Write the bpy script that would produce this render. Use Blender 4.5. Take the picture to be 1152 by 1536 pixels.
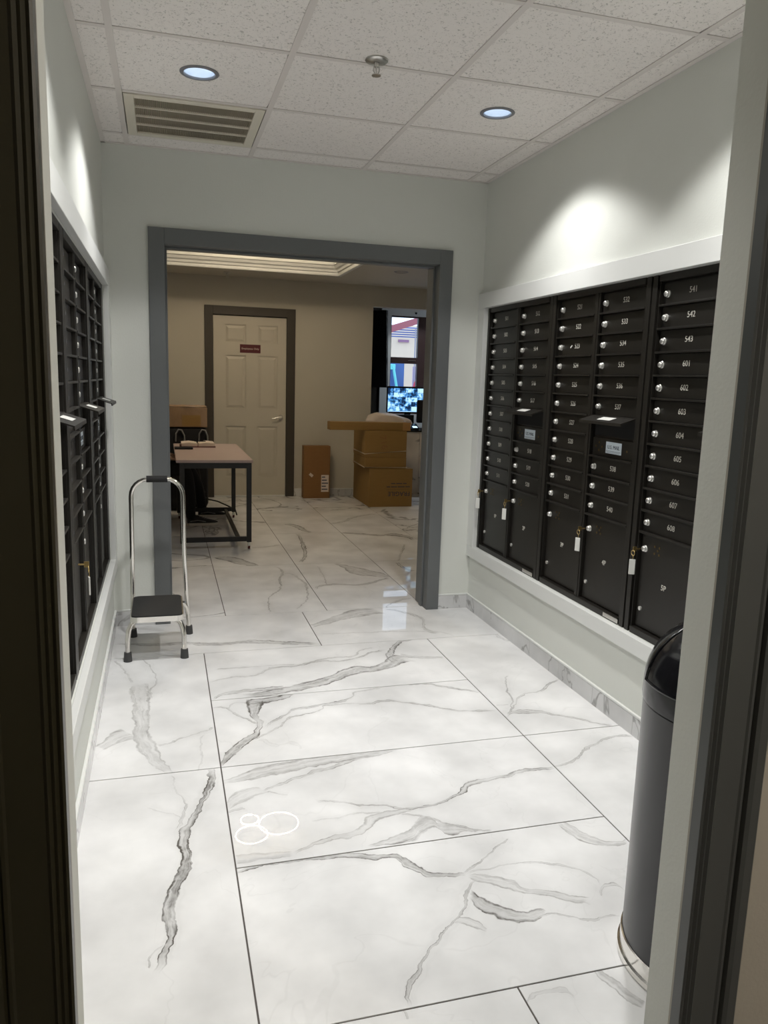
import bpy, bmesh, math, random
from mathutils import Vector, Matrix
random.seed(7)
S = bpy.context.scene
COL = S.collection
for o in list(bpy.data.objects):
    bpy.data.objects.remove(o)

# ---------------------------------------------------------------- camera
YAW, PITCH, ROLL, FPX = 0.2812, 0.1698, 0.0309, 1157.43
cam_d = bpy.data.cameras.new('camera')
cam = bpy.data.objects.new('camera', cam_d)
COL.objects.link(cam)
fwd = Vector((math.sin(YAW)*math.cos(PITCH), math.cos(YAW)*math.cos(PITCH), -math.sin(PITCH)))
rgt = Vector((math.cos(YAW), -math.sin(YAW), 0))
upv = rgt.cross(fwd)
r2 = rgt*math.cos(ROLL) + upv*math.sin(ROLL)
u2 = -rgt*math.sin(ROLL) + upv*math.cos(ROLL)
cam.matrix_world = Matrix(((r2.x, u2.x, -fwd.x, -0.18), (r2.y, u2.y, -fwd.y, -2.0444), (r2.z, u2.z, -fwd.z, 1.3991), (0, 0, 0, 1)))
cam_d.sensor_fit = 'VERTICAL'
cam_d.sensor_height = 24.0
cam_d.lens = FPX*24.0/1536.0
cam_d.clip_start = 0.02
cam_d.clip_end = 200
S.camera = cam

# ---------------------------------------------------------------- world, exposure
W = bpy.data.worlds.new('world')
S.world = W
W.use_nodes = True
bgn = W.node_tree.nodes['Background']
bgn.inputs['Color'].default_value = (0.62, 0.78, 1.0, 1)
bgn.inputs['Strength'].default_value = 1.9
S.view_settings.view_transform = 'Standard'
S.view_settings.look = 'None'
S.view_settings.gamma = 1.0
S.view_settings.exposure = 0.33
S.view_settings.use_curve_mapping = False

DOWNLIGHT_W = 104.0
RING_EMIT = 190.0
HALL_FILL_W = 40.0

# room numbers (metres)
XL, XR, YB, ZC = -0.458, 1.65, 2.333, 2.534
YF0, YF1 = -1.144, -1.083          # corridor wall, camera side / room side
DX0, DX1, DZ = -0.157, 1.370, 2.062  # doorway to the lobby
LC, LY0, LY1 = 2.476, 2.53, 6.98   # lobby ceiling, near and far wall
BASECUTS = [2.06, 1.75, 1.44, 1.13, 0.82, 0.51, 0.20, -0.11, -0.42, -0.73, -1.04]
VEINS = [
 ('L1', -0.305, 1.447, 0.1473, -0.9891, 0.858, 0.3, [(0.0, 0.0, 0.033), (0.114, -0.0089, 0.0436), (0.275, -0.0173, 0.034), (0.387, -0.0348, 0.0358), (0.484, -0.037, 0.0295), (0.6, -0.0546, 0.033), (0.734, -0.0461, 0.0351), (0.846, -0.0366, 0.026), (1.0, 0.0, 0.0182)]),
 ('L1', -0.427, 1.774, 0.283, -0.9591, 0.318, 0.5, [(0.0, 0.0, 0.0046), (0.563, 0.0086, 0.0045), (1.0, 0.0, 0.0045)]),
 ('L1', -0.297, 1.768, 0.0954, -0.9954, 0.493, 0.5, [(0.0, 0.0, 0.0024), (0.275, 0.0316, 0.0024), (0.54, 0.0424, 0.0031), (0.841, 0.0024, 0.0043), (1.0, 0.0, 0.0029)]),
 ('L1', -0.317, 0.937, -0.7817, -0.6237, 0.148, 0.35, [(0.0, 0.0, 0.0753), (0.266, -0.0201, 0.0523), (0.701, -0.0076, 0.0295), (1.0, 0.0, 0.0252)]),
 ('L1', -0.003, 0.938, -0.8975, -0.4411, 0.245, 0.45, [(0.0, 0.0, 0.005), (0.319, 0.0123, 0.0041), (0.635, 0.0118, 0.0042), (0.881, 0.0159, 0.0045), (1.0, 0.0, 0.0053)]),
 ('L1', -0.05, 0.879, -0.1034, -0.9946, 0.291, 0.22, [(0.0, 0.0, 0.0032), (0.361, -0.003, 0.0031), (0.703, 0.0077, 0.0035), (1.0, 0.0, 0.003)]),
 ('L2', -0.034, 0.596, -0.1869, -0.9824, 0.954, 0.85, [(0.0, 0.0, 0.0128), (0.107, 0.0099, 0.0124), (0.246, -0.0034, 0.0109), (0.356, -0.0165, 0.0122), (0.426, -0.0301, 0.0177), (0.501, -0.0183, 0.0171), (0.573, -0.0005, 0.0151), (0.652, -0.0075, 0.0174), (0.714, -0.015, 0.0169), (0.784, -0.015, 0.0173), (0.84, 0.0001, 0.0168), (0.898, 0.0084, 0.011), (0.948, 0.008, 0.0094), (1.0, 0.0, 0.0106)]),
 ('L2', -0.169, 0.585, 0.0296, -0.9996, 0.349, 0.35, [(0.0, 0.0, 0.0028), (0.35, 0.0072, 0.0026), (0.574, 0.0315, 0.003), (0.831, 0.0178, 0.0054), (1.0, 0.0, 0.008)]),
 ('L2', -0.255, 0.384, 0.6562, -0.7546, 0.169, 0.35, [(0.0, 0.0, 0.0027), (0.305, 0.0101, 0.0035), (0.661, 0.026, 0.003), (1.0, -0.0, 0.0026)]),
 ('L2', -0.2, -0.265, -0.4933, -0.8698, 0.081, 0.4, [(0.0, 0.0, 0.0031), (0.386, -0.0068, 0.0026), (1.0, 0.0, 0.0026)]),
 ('C1', 0.006, 1.224, 0.9872, 0.1593, 0.33, 0.5, [(0.0, 0.0, 0.006), (0.369, 0.0313, 0.0161), (0.674, 0.0187, 0.0173), (1.0, 0.0, 0.021)]),
 ('C1', 0.15, 1.222, 0.9549, 0.2969, 0.906, 0.55, [(0.0, 0.0, 0.0167), (0.109, -0.0223, 0.026), (0.229, -0.0281, 0.0344), (0.366, -0.0264, 0.0391), (0.504, -0.0048, 0.0374), (0.665, 0.0295, 0.0467), (0.751, 0.0015, 0.0347), (0.855, 0.0137, 0.0447), (0.961, 0.0581, 0.0619), (1.0, 0.0, 0.0245)]),
 ('C1', 0.926, 1.474, 0.4693, 0.883, 0.376, 0.6, [(0.0, 0.0, 0.0264), (0.387, 0.0613, 0.0181), (0.736, 0.055, 0.0138), (1.0, 0.0, 0.0128)]),
 ('C1', 0.004, 1.41, 0.9611, 0.2761, 0.952, 0.5, [(0.0, 0.0, 0.0067), (0.11, 0.0071, 0.0072), (0.217, -0.0188, 0.0067), (0.345, 0.031, 0.0087), (0.467, 0.0046, 0.0095), (0.574, 0.0098, 0.0101), (0.741, -0.0438, 0.0076), (0.926, -0.0045, 0.0095), (1.0, 0.0, 0.0097)]),
 ('C1', 0.041, 1.565, 0.9994, -0.0338, 0.392, 0.3, [(0.0, 0.0, 0.0059), (0.273, 0.0022, 0.0079), (0.551, 0.0084, 0.006), (1.0, 0.0, 0.0061)]),
 ('C1', 0.512, 1.573, 0.9296, 0.3685, 0.386, 0.35, [(0.0, 0.0, 0.0054), (0.271, -0.0048, 0.0079), (0.619, -0.0396, 0.0069), (0.805, 0.0072, 0.006), (1.0, -0.0, 0.008)]),
 ('C1', 0.979, 1.587, 0.9389, -0.3441, 0.226, 0.35, [(0.0, 0.0, 0.0212), (0.421, -0.0208, 0.0141), (0.917, -0.0136, 0.0142), (1.0, 0.0, 0.0107)]),
 ('C2', 0.19, 1.172, -0.3192, -0.9477, 0.591, 0.68, [(0.0, 0.0, 0.0396), (0.157, 0.0135, 0.0291), (0.305, 0.0355, 0.0161), (0.383, 0.0672, 0.0125), (0.511, 0.0708, 0.0128), (0.626, 0.0497, 0.0223), (0.738, 0.0238, 0.0209), (0.882, 0.0103, 0.0162), (1.0, 0.0, 0.0042)]),
 ('C2', 0.141, 1.137, 0.9661, 0.2581, 0.227, 0.65, [(0.0, 0.0, 0.0042), (0.193, 0.0062, 0.0277), (0.414, -0.0083, 0.0283), (0.665, -0.008, 0.0234), (1.0, 0.0, 0.0058)]),
 ('C2', 0.006, 1.123, 0.6533, -0.7571, 0.253, 0.45, [(0.0, 0.0, 0.0068), (0.2, 0.0291, 0.0046), (0.525, 0.0073, 0.0054), (0.799, 0.0057, 0.0059), (1.0, 0.0, 0.0046)]),
 ('C2', 0.062, 1.103, 0.8879, 0.46, 0.098, 0.4, [(0.0, 0.0, 0.0035), (0.574, 0.03, 0.0054), (1.0, 0.0, 0.0078)]),
 ('C2', 0.198, 0.894, 0.9879, 0.1554, 1.01, 0.5, [(0.0, 0.0, 0.0059), (0.055, 0.049, 0.0087), (0.108, 0.075, 0.0068), (0.169, 0.119, 0.0088), (0.223, 0.1197, 0.0087), (0.32, 0.1241, 0.0087), (0.377, 0.1278, 0.0097), (0.426, 0.1438, 0.0055), (0.486, 0.2016, 0.0077), (0.563, 0.2039, 0.0083), (0.633, 0.2087, 0.0077), (0.715, 0.1992, 0.0087), (0.825, 0.1669, 0.01), (0.864, 0.1211, 0.0118), (0.924, 0.0678, 0.0113), (1.0, 0.0, 0.0112)]),
 ('C2', 0.124, 0.792, 0.9986, 0.0524, 1.067, 0.5, [(0.0, 0.0, 0.0058), (0.061, 0.0358, 0.0069), (0.12, 0.0812, 0.0066), (0.151, 0.1226, 0.0063), (0.182, 0.1582, 0.0075), (0.233, 0.1739, 0.0068), (0.311, 0.195, 0.0051), (0.347, 0.2391, 0.0055), (0.422, 0.2341, 0.0048), (0.538, 0.2063, 0.0063), (0.568, 0.2174, 0.0105), (0.662, 0.18, 0.0087), (0.764, 0.1086, 0.0091), (0.88, 0.0238, 0.0082), (1.0, 0.0, 0.0075)]),
 ('C2', 0.165, 0.796, 0.7684, -0.64, 0.189, 0.15, [(0.0, 0.0, 0.0093), (0.46, -0.0186, 0.0096), (0.635, 0.0268, 0.0096), (1.0, 0.0, 0.0041)]),
 ('C3', 0.0, 0.491, 0.9878, 0.1557, 0.678, 0.38, [(0.0, 0.0, 0.0128), (0.106, 0.0078, 0.0257), (0.271, 0.0234, 0.0401), (0.438, 0.0257, 0.035), (0.606, 0.0209, 0.0361), (0.777, 0.0118, 0.0298), (0.925, -0.0008, 0.0178), (1.0, -0.0, 0.0057)]),
 ('C3', 0.126, 0.407, 0.9315, 0.3637, 0.404, 0.5, [(0.0, 0.0, 0.0044), (0.197, 0.0045, 0.0078), (0.401, 0.0093, 0.008), (0.591, 0.0133, 0.0125), (0.659, 0.0035, 0.0102), (0.812, 0.0058, 0.0099), (1.0, 0.0, 0.0104)]),
 ('C3', 0.001, 0.324, 0.8295, 0.5585, 0.161, 0.22, [(0.0, 0.0, 0.0134), (0.586, 0.0241, 0.0341), (1.0, 0.0, 0.0257)]),
 ('C3', 0.002, 0.298, 0.9635, 0.2675, 0.054, 0.4, [(0.0, 0.0, 0.0055), (1.0, 0.0, 0.0066)]),
 ('C3', 0.139, 0.4, 0.8765, -0.4814, 0.078, 0.4, [(0.0, 0.0, 0.0036), (1.0, -0.0, 0.0036)]),
 ('C3', 0.298, 0.303, 0.9994, 0.0351, 0.898, 0.62, [(0.0, 0.0, 0.0052), (0.082, -0.0297, 0.0053), (0.162, -0.0675, 0.0052), (0.251, -0.0974, 0.0052), (0.325, -0.125, 0.0059), (0.427, -0.1218, 0.0056), (0.499, -0.0954, 0.0069), (0.569, -0.0584, 0.0146), (0.616, -0.0259, 0.0156), (0.697, -0.018, 0.0101), (0.785, -0.0082, 0.0102), (0.888, 0.0054, 0.0095), (1.0, 0.0, 0.0087)]),
 ('C3', 0.18, 0.033, 0.9359, 0.3522, 0.442, 0.35, [(0.0, 0.0, 0.0063), (0.166, 0.008, 0.0084), (0.323, 0.005, 0.0137), (0.428, -0.0134, 0.0146), (0.564, -0.002, 0.0178), (0.708, 0.0225, 0.0216), (0.869, 0.0101, 0.0158), (1.0, 0.0, 0.0085)]),
 ('C3', 0.256, 0.189, 1.0, -0.0057, 0.235, 0.3, [(0.0, 0.0, 0.0033), (0.328, 0.0, 0.0033), (0.56, 0.0112, 0.0045), (1.0, 0.0, 0.0035)]),
 ('C3', 0.4, 0.018, 1.0, 0.0089, 0.363, 0.42, [(0.0, 0.0, 0.0047), (0.196, 0.0078, 0.0169), (0.384, 0.0212, 0.0298), (0.531, 0.0637, 0.0371), (0.637, 0.0773, 0.033), (0.685, 0.0335, 0.0341), (0.857, 0.0125, 0.0144), (1.0, 0.0, 0.0047)]),
 ('C3', 0.545, 0.165, 0.8555, -0.5178, 0.3, 0.5, [(0.0, 0.0, 0.0049), (0.227, 0.0071, 0.006), (0.416, 0.0004, 0.0068), (0.584, -0.0141, 0.0057), (0.785, -0.0127, 0.0047), (1.0, -0.0, 0.0036)]),
 ('C3', 0.004, 0.043, 0.9978, -0.0669, 0.164, 0.25, [(0.0, 0.0, 0.0237), (0.47, 0.0017, 0.0173), (1.0, -0.0, 0.0097)]),
 ('C4', 0.002, -0.022, 0.9735, -0.2287, 0.656, 0.6, [(0.0, 0.0, 0.0048), (0.1, 0.0361, 0.0087), (0.202, 0.0547, 0.0086), (0.306, 0.0641, 0.0086), (0.394, 0.0765, 0.0115), (0.501, 0.0803, 0.0135), (0.608, 0.0736, 0.0134), (0.689, 0.0804, 0.0118), (0.73, 0.0499, 0.022), (0.797, 0.0174, 0.0194), (0.871, -0.0098, 0.0092), (0.941, -0.0054, 0.0071), (1.0, 0.0, 0.0069)]),
 ('C4', 0.638, -0.171, 0.8418, 0.5398, 0.235, 0.45, [(0.0, 0.0, 0.0038), (0.289, -0.0033, 0.0032), (0.481, -0.0039, 0.0028), (0.72, 0.0016, 0.003), (1.0, 0.0, 0.0027)]),
 ('C4', 0.641, -0.172, 0.905, -0.4255, 0.382, 0.3, [(0.0, 0.0, 0.0042), (0.163, 0.0339, 0.0043), (0.329, 0.0664, 0.0043), (0.498, 0.093, 0.0043), (0.733, 0.0958, 0.0044), (0.878, 0.0758, 0.0045), (0.982, 0.038, 0.006), (1.0, 0.0, 0.004)]),
 ('C4', 0.642, -0.188, 0.8451, -0.5347, 0.337, 0.3, [(0.0, 0.0, 0.008), (0.168, 0.0038, 0.0218), (0.354, 0.0027, 0.0211), (0.469, -0.0123, 0.0134), (0.629, -0.0038, 0.0136), (0.807, -0.0029, 0.0153), (1.0, 0.0, 0.0171)]),
 ('C4', 0.658, -0.207, -0.6437, -0.7653, 0.5, 0.5, [(0.0, 0.0, 0.0033), (0.122, -0.0032, 0.0044), (0.209, 0.0017, 0.004), (0.283, 0.0077, 0.0038), (0.383, 0.0031, 0.0028), (0.519, -0.0149, 0.0033), (0.711, -0.0199, 0.0043), (0.861, -0.0213, 0.007), (1.0, -0.0, 0.0052)]),
 ('C4', 0.617, -0.266, 0.8168, -0.5769, 0.205, 0.55, [(0.0, 0.0, 0.0192), (0.177, -0.0247, 0.0237), (0.367, -0.0377, 0.027), (0.63, -0.0395, 0.0248), (0.844, -0.022, 0.0282), (1.0, 0.0, 0.0097)]),
 ('C4', 0.751, -0.398, 0.9838, -0.1795, 0.23, 0.35, [(0.0, 0.0, 0.0047), (0.226, 0.0125, 0.0033), (0.425, 0.0048, 0.0037), (0.606, -0.0146, 0.0042), (0.9, 0.0039, 0.0032), (1.0, 0.0, 0.0027)]),
 ('C4', 0.541, -0.352, 0.7486, -0.6631, 0.088, 0.3, [(0.0, 0.0, 0.0102), (0.488, 0.0086, 0.0159), (1.0, 0.0, 0.0058)]),
 ('C4', 1.037, -0.004, 0.7598, -0.6502, 0.21, 0.35, [(0.0, 0.0, 0.0111), (0.231, -0.0304, 0.0278), (0.443, -0.0476, 0.0237), (0.728, -0.0428, 0.0154), (1.0, -0.0, 0.0135)]),
 ('C4', 0.969, -0.35, 0.998, 0.0634, 0.081, 0.3, [(0.0, 0.0, 0.0032), (0.772, 0.0308, 0.0084), (1.0, 0.0, 0.0109)]),
 ('F1', 0.318, -0.601, -0.0346, -0.9994, 0.028, 0.5, [(0.0, 0.0, 0.0024), (1.0, 0.0, 0.0029)]),
 ('F2', 0.814, -0.601, 0.3765, -0.9264, 0.128, 0.45, [(0.0, 0.0, 0.0095), (0.332, -0.0062, 0.0137), (0.715, -0.0067, 0.0149), (1.0, -0.0, 0.0126)]),
 ('F2', 0.593, -0.646, 0.9863, -0.1651, 0.126, 0.3, [(0.0, 0.0, 0.0025), (0.313, 0.0261, 0.0058), (0.835, 0.0311, 0.0086), (1.0, -0.0, 0.0058)]),
 ('R1', 1.411, 1.208, -0.4127, -0.9109, 0.452, 0.5, [(0.0, 0.0, 0.0038), (0.19, -0.0106, 0.0038), (0.448, -0.0015, 0.0038), (0.646, 0.0158, 0.0036), (1.0, -0.0, 0.004)]),
 ('R1', 1.211, 0.783, 0.9068, -0.4215, 0.436, 0.5, [(0.0, 0.0, 0.0099), (0.063, 0.0481, 0.0168), (0.175, 0.0644, 0.0204), (0.334, 0.0753, 0.012), (0.459, 0.0592, 0.0085), (0.644, 0.048, 0.0068), (0.867, 0.0137, 0.0067), (1.0, 0.0, 0.0066)]),
 ('R1', 1.232, 0.811, 0.7963, 0.6049, 0.504, 0.45, [(0.0, 0.0, 0.003), (0.189, 0.0183, 0.0028), (0.378, 0.0433, 0.0053), (0.511, 0.0362, 0.0072), (0.652, -0.0027, 0.0059), (0.814, 0.0068, 0.0076), (1.0, 0.0, 0.0051)]),
 ('R1', 1.215, 0.892, 0.9952, 0.0977, 0.057, 0.3, [(0.0, 0.0, 0.0046), (1.0, -0.0, 0.0046)]),
 ('R1', 1.608, 1.796, 0.2175, -0.9761, 0.134, 0.3, [(0.0, 0.0, 0.0072), (0.535, -0.0084, 0.0118), (1.0, 0.0, 0.0098)]),
 ('R2', 1.195, 0.335, 0.9323, 0.3617, 0.472, 0.45, [(0.0, 0.0, 0.0064), (0.123, -0.0105, 0.0061), (0.319, 0.0059, 0.0054), (0.496, 0.0322, 0.0064), (0.763, 0.0385, 0.0069), (1.0, 0.0, 0.0069)]),
 ('T1', -0.448, 2.028, 0.9824, -0.1866, 1.064, 0.55, [(0.0, 0.0, 0.0085), (0.094, -0.0045, 0.0127), (0.215, -0.0112, 0.0195), (0.331, 0.0122, 0.0174), (0.469, -0.0053, 0.0195), (0.606, 0.027, 0.0201), (0.657, 0.0336, 0.0264), (0.802, 0.0168, 0.023), (1.0, 0.0, 0.0164)]),
 ('T2', 0.613, 2.127, 0.9064, 0.4225, 0.508, 0.35, [(0.0, 0.0, 0.0227), (0.204, 0.0106, 0.0337), (0.514, 0.0357, 0.0472), (0.777, 0.0431, 0.0737), (1.0, 0.0, 0.0653)]),
 ('T2', 1.136, 2.374, 0.2861, -0.9582, 0.522, 0.42, [(0.0, 0.0, 0.0178), (0.194, 0.0565, 0.0147), (0.443, 0.082, 0.0124), (0.655, 0.0344, 0.0092), (0.89, -0.0164, 0.0159), (1.0, 0.0, 0.015)]),
 ('T2', 0.639, 1.985, 0.9727, -0.2321, 0.743, 0.2, [(0.0, 0.0, 0.0107), (0.311, 0.0362, 0.0072), (0.821, 0.0765, 0.0074), (1.0, 0.0, 0.0077)]),
 ('la', 0.602, 3.57, -0.157, -0.9876, 1.158, 0.5, [(0.0, 0.0, 0.0069), (0.18, 0.0623, 0.0083), (0.348, 0.0443, 0.008), (0.479, 0.0543, 0.0054), (0.651, 0.0082, 0.0052), (0.788, -0.0172, 0.0043), (1.0, 0.0, 0.0041)]),
 ('la', 0.639, 3.354, 0.3841, -0.9233, 0.21, 0.35, [(0.0, 0.0, 0.014), (0.3, 0.039, 0.007), (1.0, 0.0, 0.0049)]),
 ('la', 0.702, 3.26, -0.1422, -0.9898, 0.801, 0.5, [(0.0, 0.0, 0.0054), (0.302, 0.0731, 0.0086), (0.541, 0.0792, 0.005), (1.0, 0.0, 0.0031)]),
 ('lb', 0.202, 3.935, 0.6441, -0.7649, 0.439, 0.5, [(0.0, 0.0, 0.0317), (0.322, 0.0212, 0.0672), (0.712, -0.0041, 0.0544), (1.0, 0.0, 0.0108)]),
 ('lb', 0.511, 4.228, 0.9489, 0.3155, 0.254, 0.4, [(0.0, 0.0, 0.0172), (0.46, -0.0182, 0.0161), (1.0, 0.0, 0.0153)]),
 ('lc', 1.07, 3.592, 0.5214, -0.8533, 0.556, 0.45, [(0.0, 0.0, 0.0106), (0.269, -0.0107, 0.0451), (0.599, -0.0339, 0.0891), (0.824, -0.0026, 0.0618), (1.0, 0.0, 0.0137)]),
 ('lc', 0.786, 2.903, 0.945, 0.327, 0.603, 0.5, [(0.0, 0.0, 0.0118), (0.176, 0.0532, 0.0142), (0.378, 0.0021, 0.0183), (0.574, -0.058, 0.0179), (0.826, -0.0237, 0.0146), (1.0, 0.0, 0.0124)]),
 ('lc', 0.92, 3.533, -0.0674, -0.9977, 0.531, 0.4, [(0.0, 0.0, 0.0038), (0.576, 0.0078, 0.0036), (1.0, 0.0, 0.0035)]),
 ('lc', 1.135, 2.397, 0.7528, 0.6582, 0.291, 0.4, [(0.0, 0.0, 0.0056), (0.408, 0.0286, 0.0092), (1.0, 0.0, 0.0099)]),
 ('ld', 0.978, 4.738, -0.1482, -0.989, 1.078, 0.7, [(0.0, 0.0, 0.0138), (0.257, 0.0225, 0.0132), (0.449, 0.034, 0.0192), (0.695, 0.0429, 0.0144), (1.0, 0.0, 0.0136)]),
 ('le', 0.951, 5.237, 0.3269, -0.9451, 0.471, 0.6, [(0.0, 0.0, 0.0323), (0.332, 0.0261, 0.0359), (0.813, -0.0039, 0.025), (1.0, 0.0, 0.0126)]),
 ('lf', 1.383, 4.758, 0.8186, -0.5743, 0.699, 0.7, [(0.0, 0.0, 0.023), (0.225, 0.0165, 0.0287), (0.497, 0.0382, 0.0374), (0.677, 0.1374, 0.0631), (0.808, 0.1201, 0.0447), (1.0, 0.0, 0.031)]),
 ('lf', 1.819, 4.186, -0.3688, -0.9295, 0.666, 0.5, [(0.0, 0.0, 0.0087), (0.678, -0.0075, 0.0081), (1.0, 0.0, 0.0099)]),
 ('lh', 1.555, 3.54, 0.1701, -0.9854, 0.276, 0.5, [(0.0, 0.0, 0.0125), (0.591, -0.0277, 0.0146), (1.0, 0.0, 0.0214)]),
 ('lg', 1.379, 5.188, 0.7458, 0.6662, 0.772, 0.4, [(0.0, 0.0, 0.0217), (0.251, -0.0142, 0.0208), (0.557, 0.0414, 0.0242), (1.0, 0.0, 0.0254)]),
 ('lg', 1.519, 5.984, 0.976, 0.2179, 0.399, 0.4, [(0.0, 0.0, 0.0462), (0.439, -0.0144, 0.0449), (1.0, 0.0, 0.0294)]),
]

# ---------------------------------------------------------------- helpers
def tag(o, label=None, cat=None, group=None, kind=None):
    if label: o['label'] = label
    if cat: o['category'] = cat
    if group: o['group'] = group
    if kind: o['kind'] = kind
    return o

def wloc(o):
    v = Vector((0, 0, 0))
    while o is not None:
        v = v + o.location
        o = o.parent
    return v

def thing(name, label, cat, loc=(0, 0, 0), group=None, rz=0.0):
    o = bpy.data.objects.new(name, None)
    o.empty_display_size = 0.05
    COL.objects.link(o)
    o.location = loc
    o.rotation_euler = (0, 0, rz)
    return tag(o, label, cat, group)

def raw(name, me, mat=None, parent=None, loc=None):
    o = bpy.data.objects.new(name, me)
    COL.objects.link(o)
    if parent: o.parent = parent
    if loc is not None: o.location = loc
    if mat is not None and not me.materials: me.materials.append(mat)
    return o

class MB:
    """collects shapes into one bmesh"""
    def __init__(self): self.bm = bmesh.new()
    def box(self, lo, hi, bev=0.0):
        lo, hi = Vector(lo), Vector(hi)
        r = bmesh.ops.create_cube(self.bm, size=1.0)
        vs = r['verts']
        c, d = (lo+hi)/2, hi-lo
        for v in vs: v.co = Vector((v.co.x*d.x, v.co.y*d.y, v.co.z*d.z)) + c
        if bev:
            es = list({e for v in vs for e in v.link_edges})
            bmesh.ops.bevel(self.bm, geom=es, offset=bev, segments=2, affect='EDGES', profile=0.5)
        return self
    def cyl(self, p0, p1, r0, r1=None, seg=16, caps=True):
        p0, p1 = Vector(p0), Vector(p1)
        r1 = r0 if r1 is None else r1
        d = p1-p0
        q = d.to_track_quat('Z', 'Y').to_matrix().to_4x4()
        m = Matrix.Translation((p0+p1)/2) @ q
        bmesh.ops.create_cone(self.bm, cap_ends=caps, segments=seg, radius1=r0, radius2=r1, depth=d.length, matrix=m)
        return self
    def tube(self, pts, r, seg=10, closed=False):
        pts = [Vector(p) for p in pts]
        n = len(pts)
        rs = r if isinstance(r, (list, tuple)) else [r]*n
        rings = []
        prev = None
        for i, p in enumerate(pts):
            a = pts[(i-1) % n] if (closed or i > 0) else p
            b = pts[(i+1) % n] if (closed or i < n-1) else p
            t = (b-a).normalized()
            if prev is None:
                ref = Vector((0, 0, 1)) if abs(t.z) < 0.9 else Vector((1, 0, 0))
                x = t.cross(ref).normalized()
            else:
                x = (prev - t*prev.dot(t)).normalized()
            prev = x
            y = t.cross(x)
            rings.append([self.bm.verts.new(p + (x*math.cos(k*2*math.pi/seg) + y*math.sin(k*2*math.pi/seg))*rs[i]) for k in range(seg)])
        m = n if closed else n-1
        for i in range(m):
            A, Bq = rings[i], rings[(i+1) % n]
            for k in range(seg):
                self.bm.faces.new((A[k], A[(k+1) % seg], Bq[(k+1) % seg], Bq[k]))
        if not closed:
            self.bm.faces.new(rings[0][::-1]); self.bm.faces.new(rings[-1])
        return self
    def lathe(self, prof, c=(0, 0, 0), seg=32, a0=0.0, a1=2*math.pi):
        full = abs(a1-a0-2*math.pi) < 1e-6
        c = Vector(c)
        n = seg if full else seg+1
        rings = []
        for r, z in prof:
            if r < 1e-6: rings.append([self.bm.verts.new(c+Vector((0, 0, z)))])
            else: rings.append([self.bm.verts.new(c+Vector((r*math.cos(a0+(a1-a0)*k/seg), r*math.sin(a0+(a1-a0)*k/seg), z))) for k in range(n)])
        for A, Bq in zip(rings, rings[1:]):
            for k in range(seg):
                k2 = (k+1) % n
                f = []
                if len(A) == 1: f = [A[0], Bq[k2], Bq[k]] if len(Bq) > 1 else []
                elif len(Bq) == 1: f = [A[k], A[k2], Bq[0]]
                else: f = [A[k], A[k2], Bq[k2], Bq[k]]
                if f: self.bm.faces.new(f)
        return self
    def prism(self, poly, axis, a, b):
        """extrude a 2-D polygon along axis 0/1/2 from a to b"""
        def P(u, v, w):
            return {0: (w, u, v), 1: (u, w, v), 2: (u, v, w)}[axis]
        A = [self.bm.verts.new(P(u, v, a)) for u, v in poly]
        Bq = [self.bm.verts.new(P(u, v, b)) for u, v in poly]
        n = len(poly)
        for i in range(n):
            self.bm.faces.new((A[i], A[(i+1) % n], Bq[(i+1) % n], Bq[i]))
        self.bm.faces.new(A[::-1]); self.bm.faces.new(Bq)
        return self
    def quad(self, *ps):
        self.bm.faces.new([self.bm.verts.new(p) for p in ps]); return self
    def mesh(self, name, smooth=0):
        bmesh.ops.recalc_face_normals(self.bm, faces=self.bm.faces[:])
        me = bpy.data.meshes.new(name)
        self.bm.to_mesh(me); self.bm.free()
        if smooth:
            me.shade_smooth()
            me.set_sharp_from_angle(angle=math.radians(smooth))
        return me
    def build(self, name, mat, parent=None, smooth=0, local=False):
        """world-space shapes; the parent's location is taken off unless local"""
        if parent is not None and not local:
            off = wloc(parent)
            for v in self.bm.verts: v.co -= off
        me = self.mesh(name, smooth)
        return raw(name, me, mat, parent)

def copy_tree(o, parent=None):
    c = o.copy(); COL.objects.link(c)
    c.parent = parent
    for ch in o.children: copy_tree(ch, c)
    return c

_txt = {}
def text_mesh(s, size, ext=0.0004):
    k = (s, size, ext)
    if k not in _txt:
        cu = bpy.data.curves.new('lettering', 'FONT')
        cu.body = s; cu.size = size; cu.extrude = ext
        cu.align_x = 'CENTER'; cu.align_y = 'CENTER'; cu.resolution_u = 3
        ob = bpy.data.objects.new('lettering', cu)
        _txt[k] = bpy.data.meshes.new_from_object(ob)
        bpy.data.objects.remove(ob)
    return _txt[k]

def text_part(name, s, size, mat, parent, loc, rot=(math.pi/2, 0, 0), ext=0.0004):
    me = text_mesh(s, size, ext)
    o = raw(name, me, None, parent, loc)
    if not me.materials: me.materials.append(mat)
    o.rotation_euler = rot
    return o

# ---------------------------------------------------------------- materials
def new_mat(name):
    m = bpy.data.materials.new(name); m.use_nodes = True
    nt = m.node_tree
    return m, nt, nt.nodes['Principled BSDF']

def N(nt, typ, **kw):
    n = nt.nodes.new(typ)
    for k, v in kw.items(): setattr(n, k, v)
    return n

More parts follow.
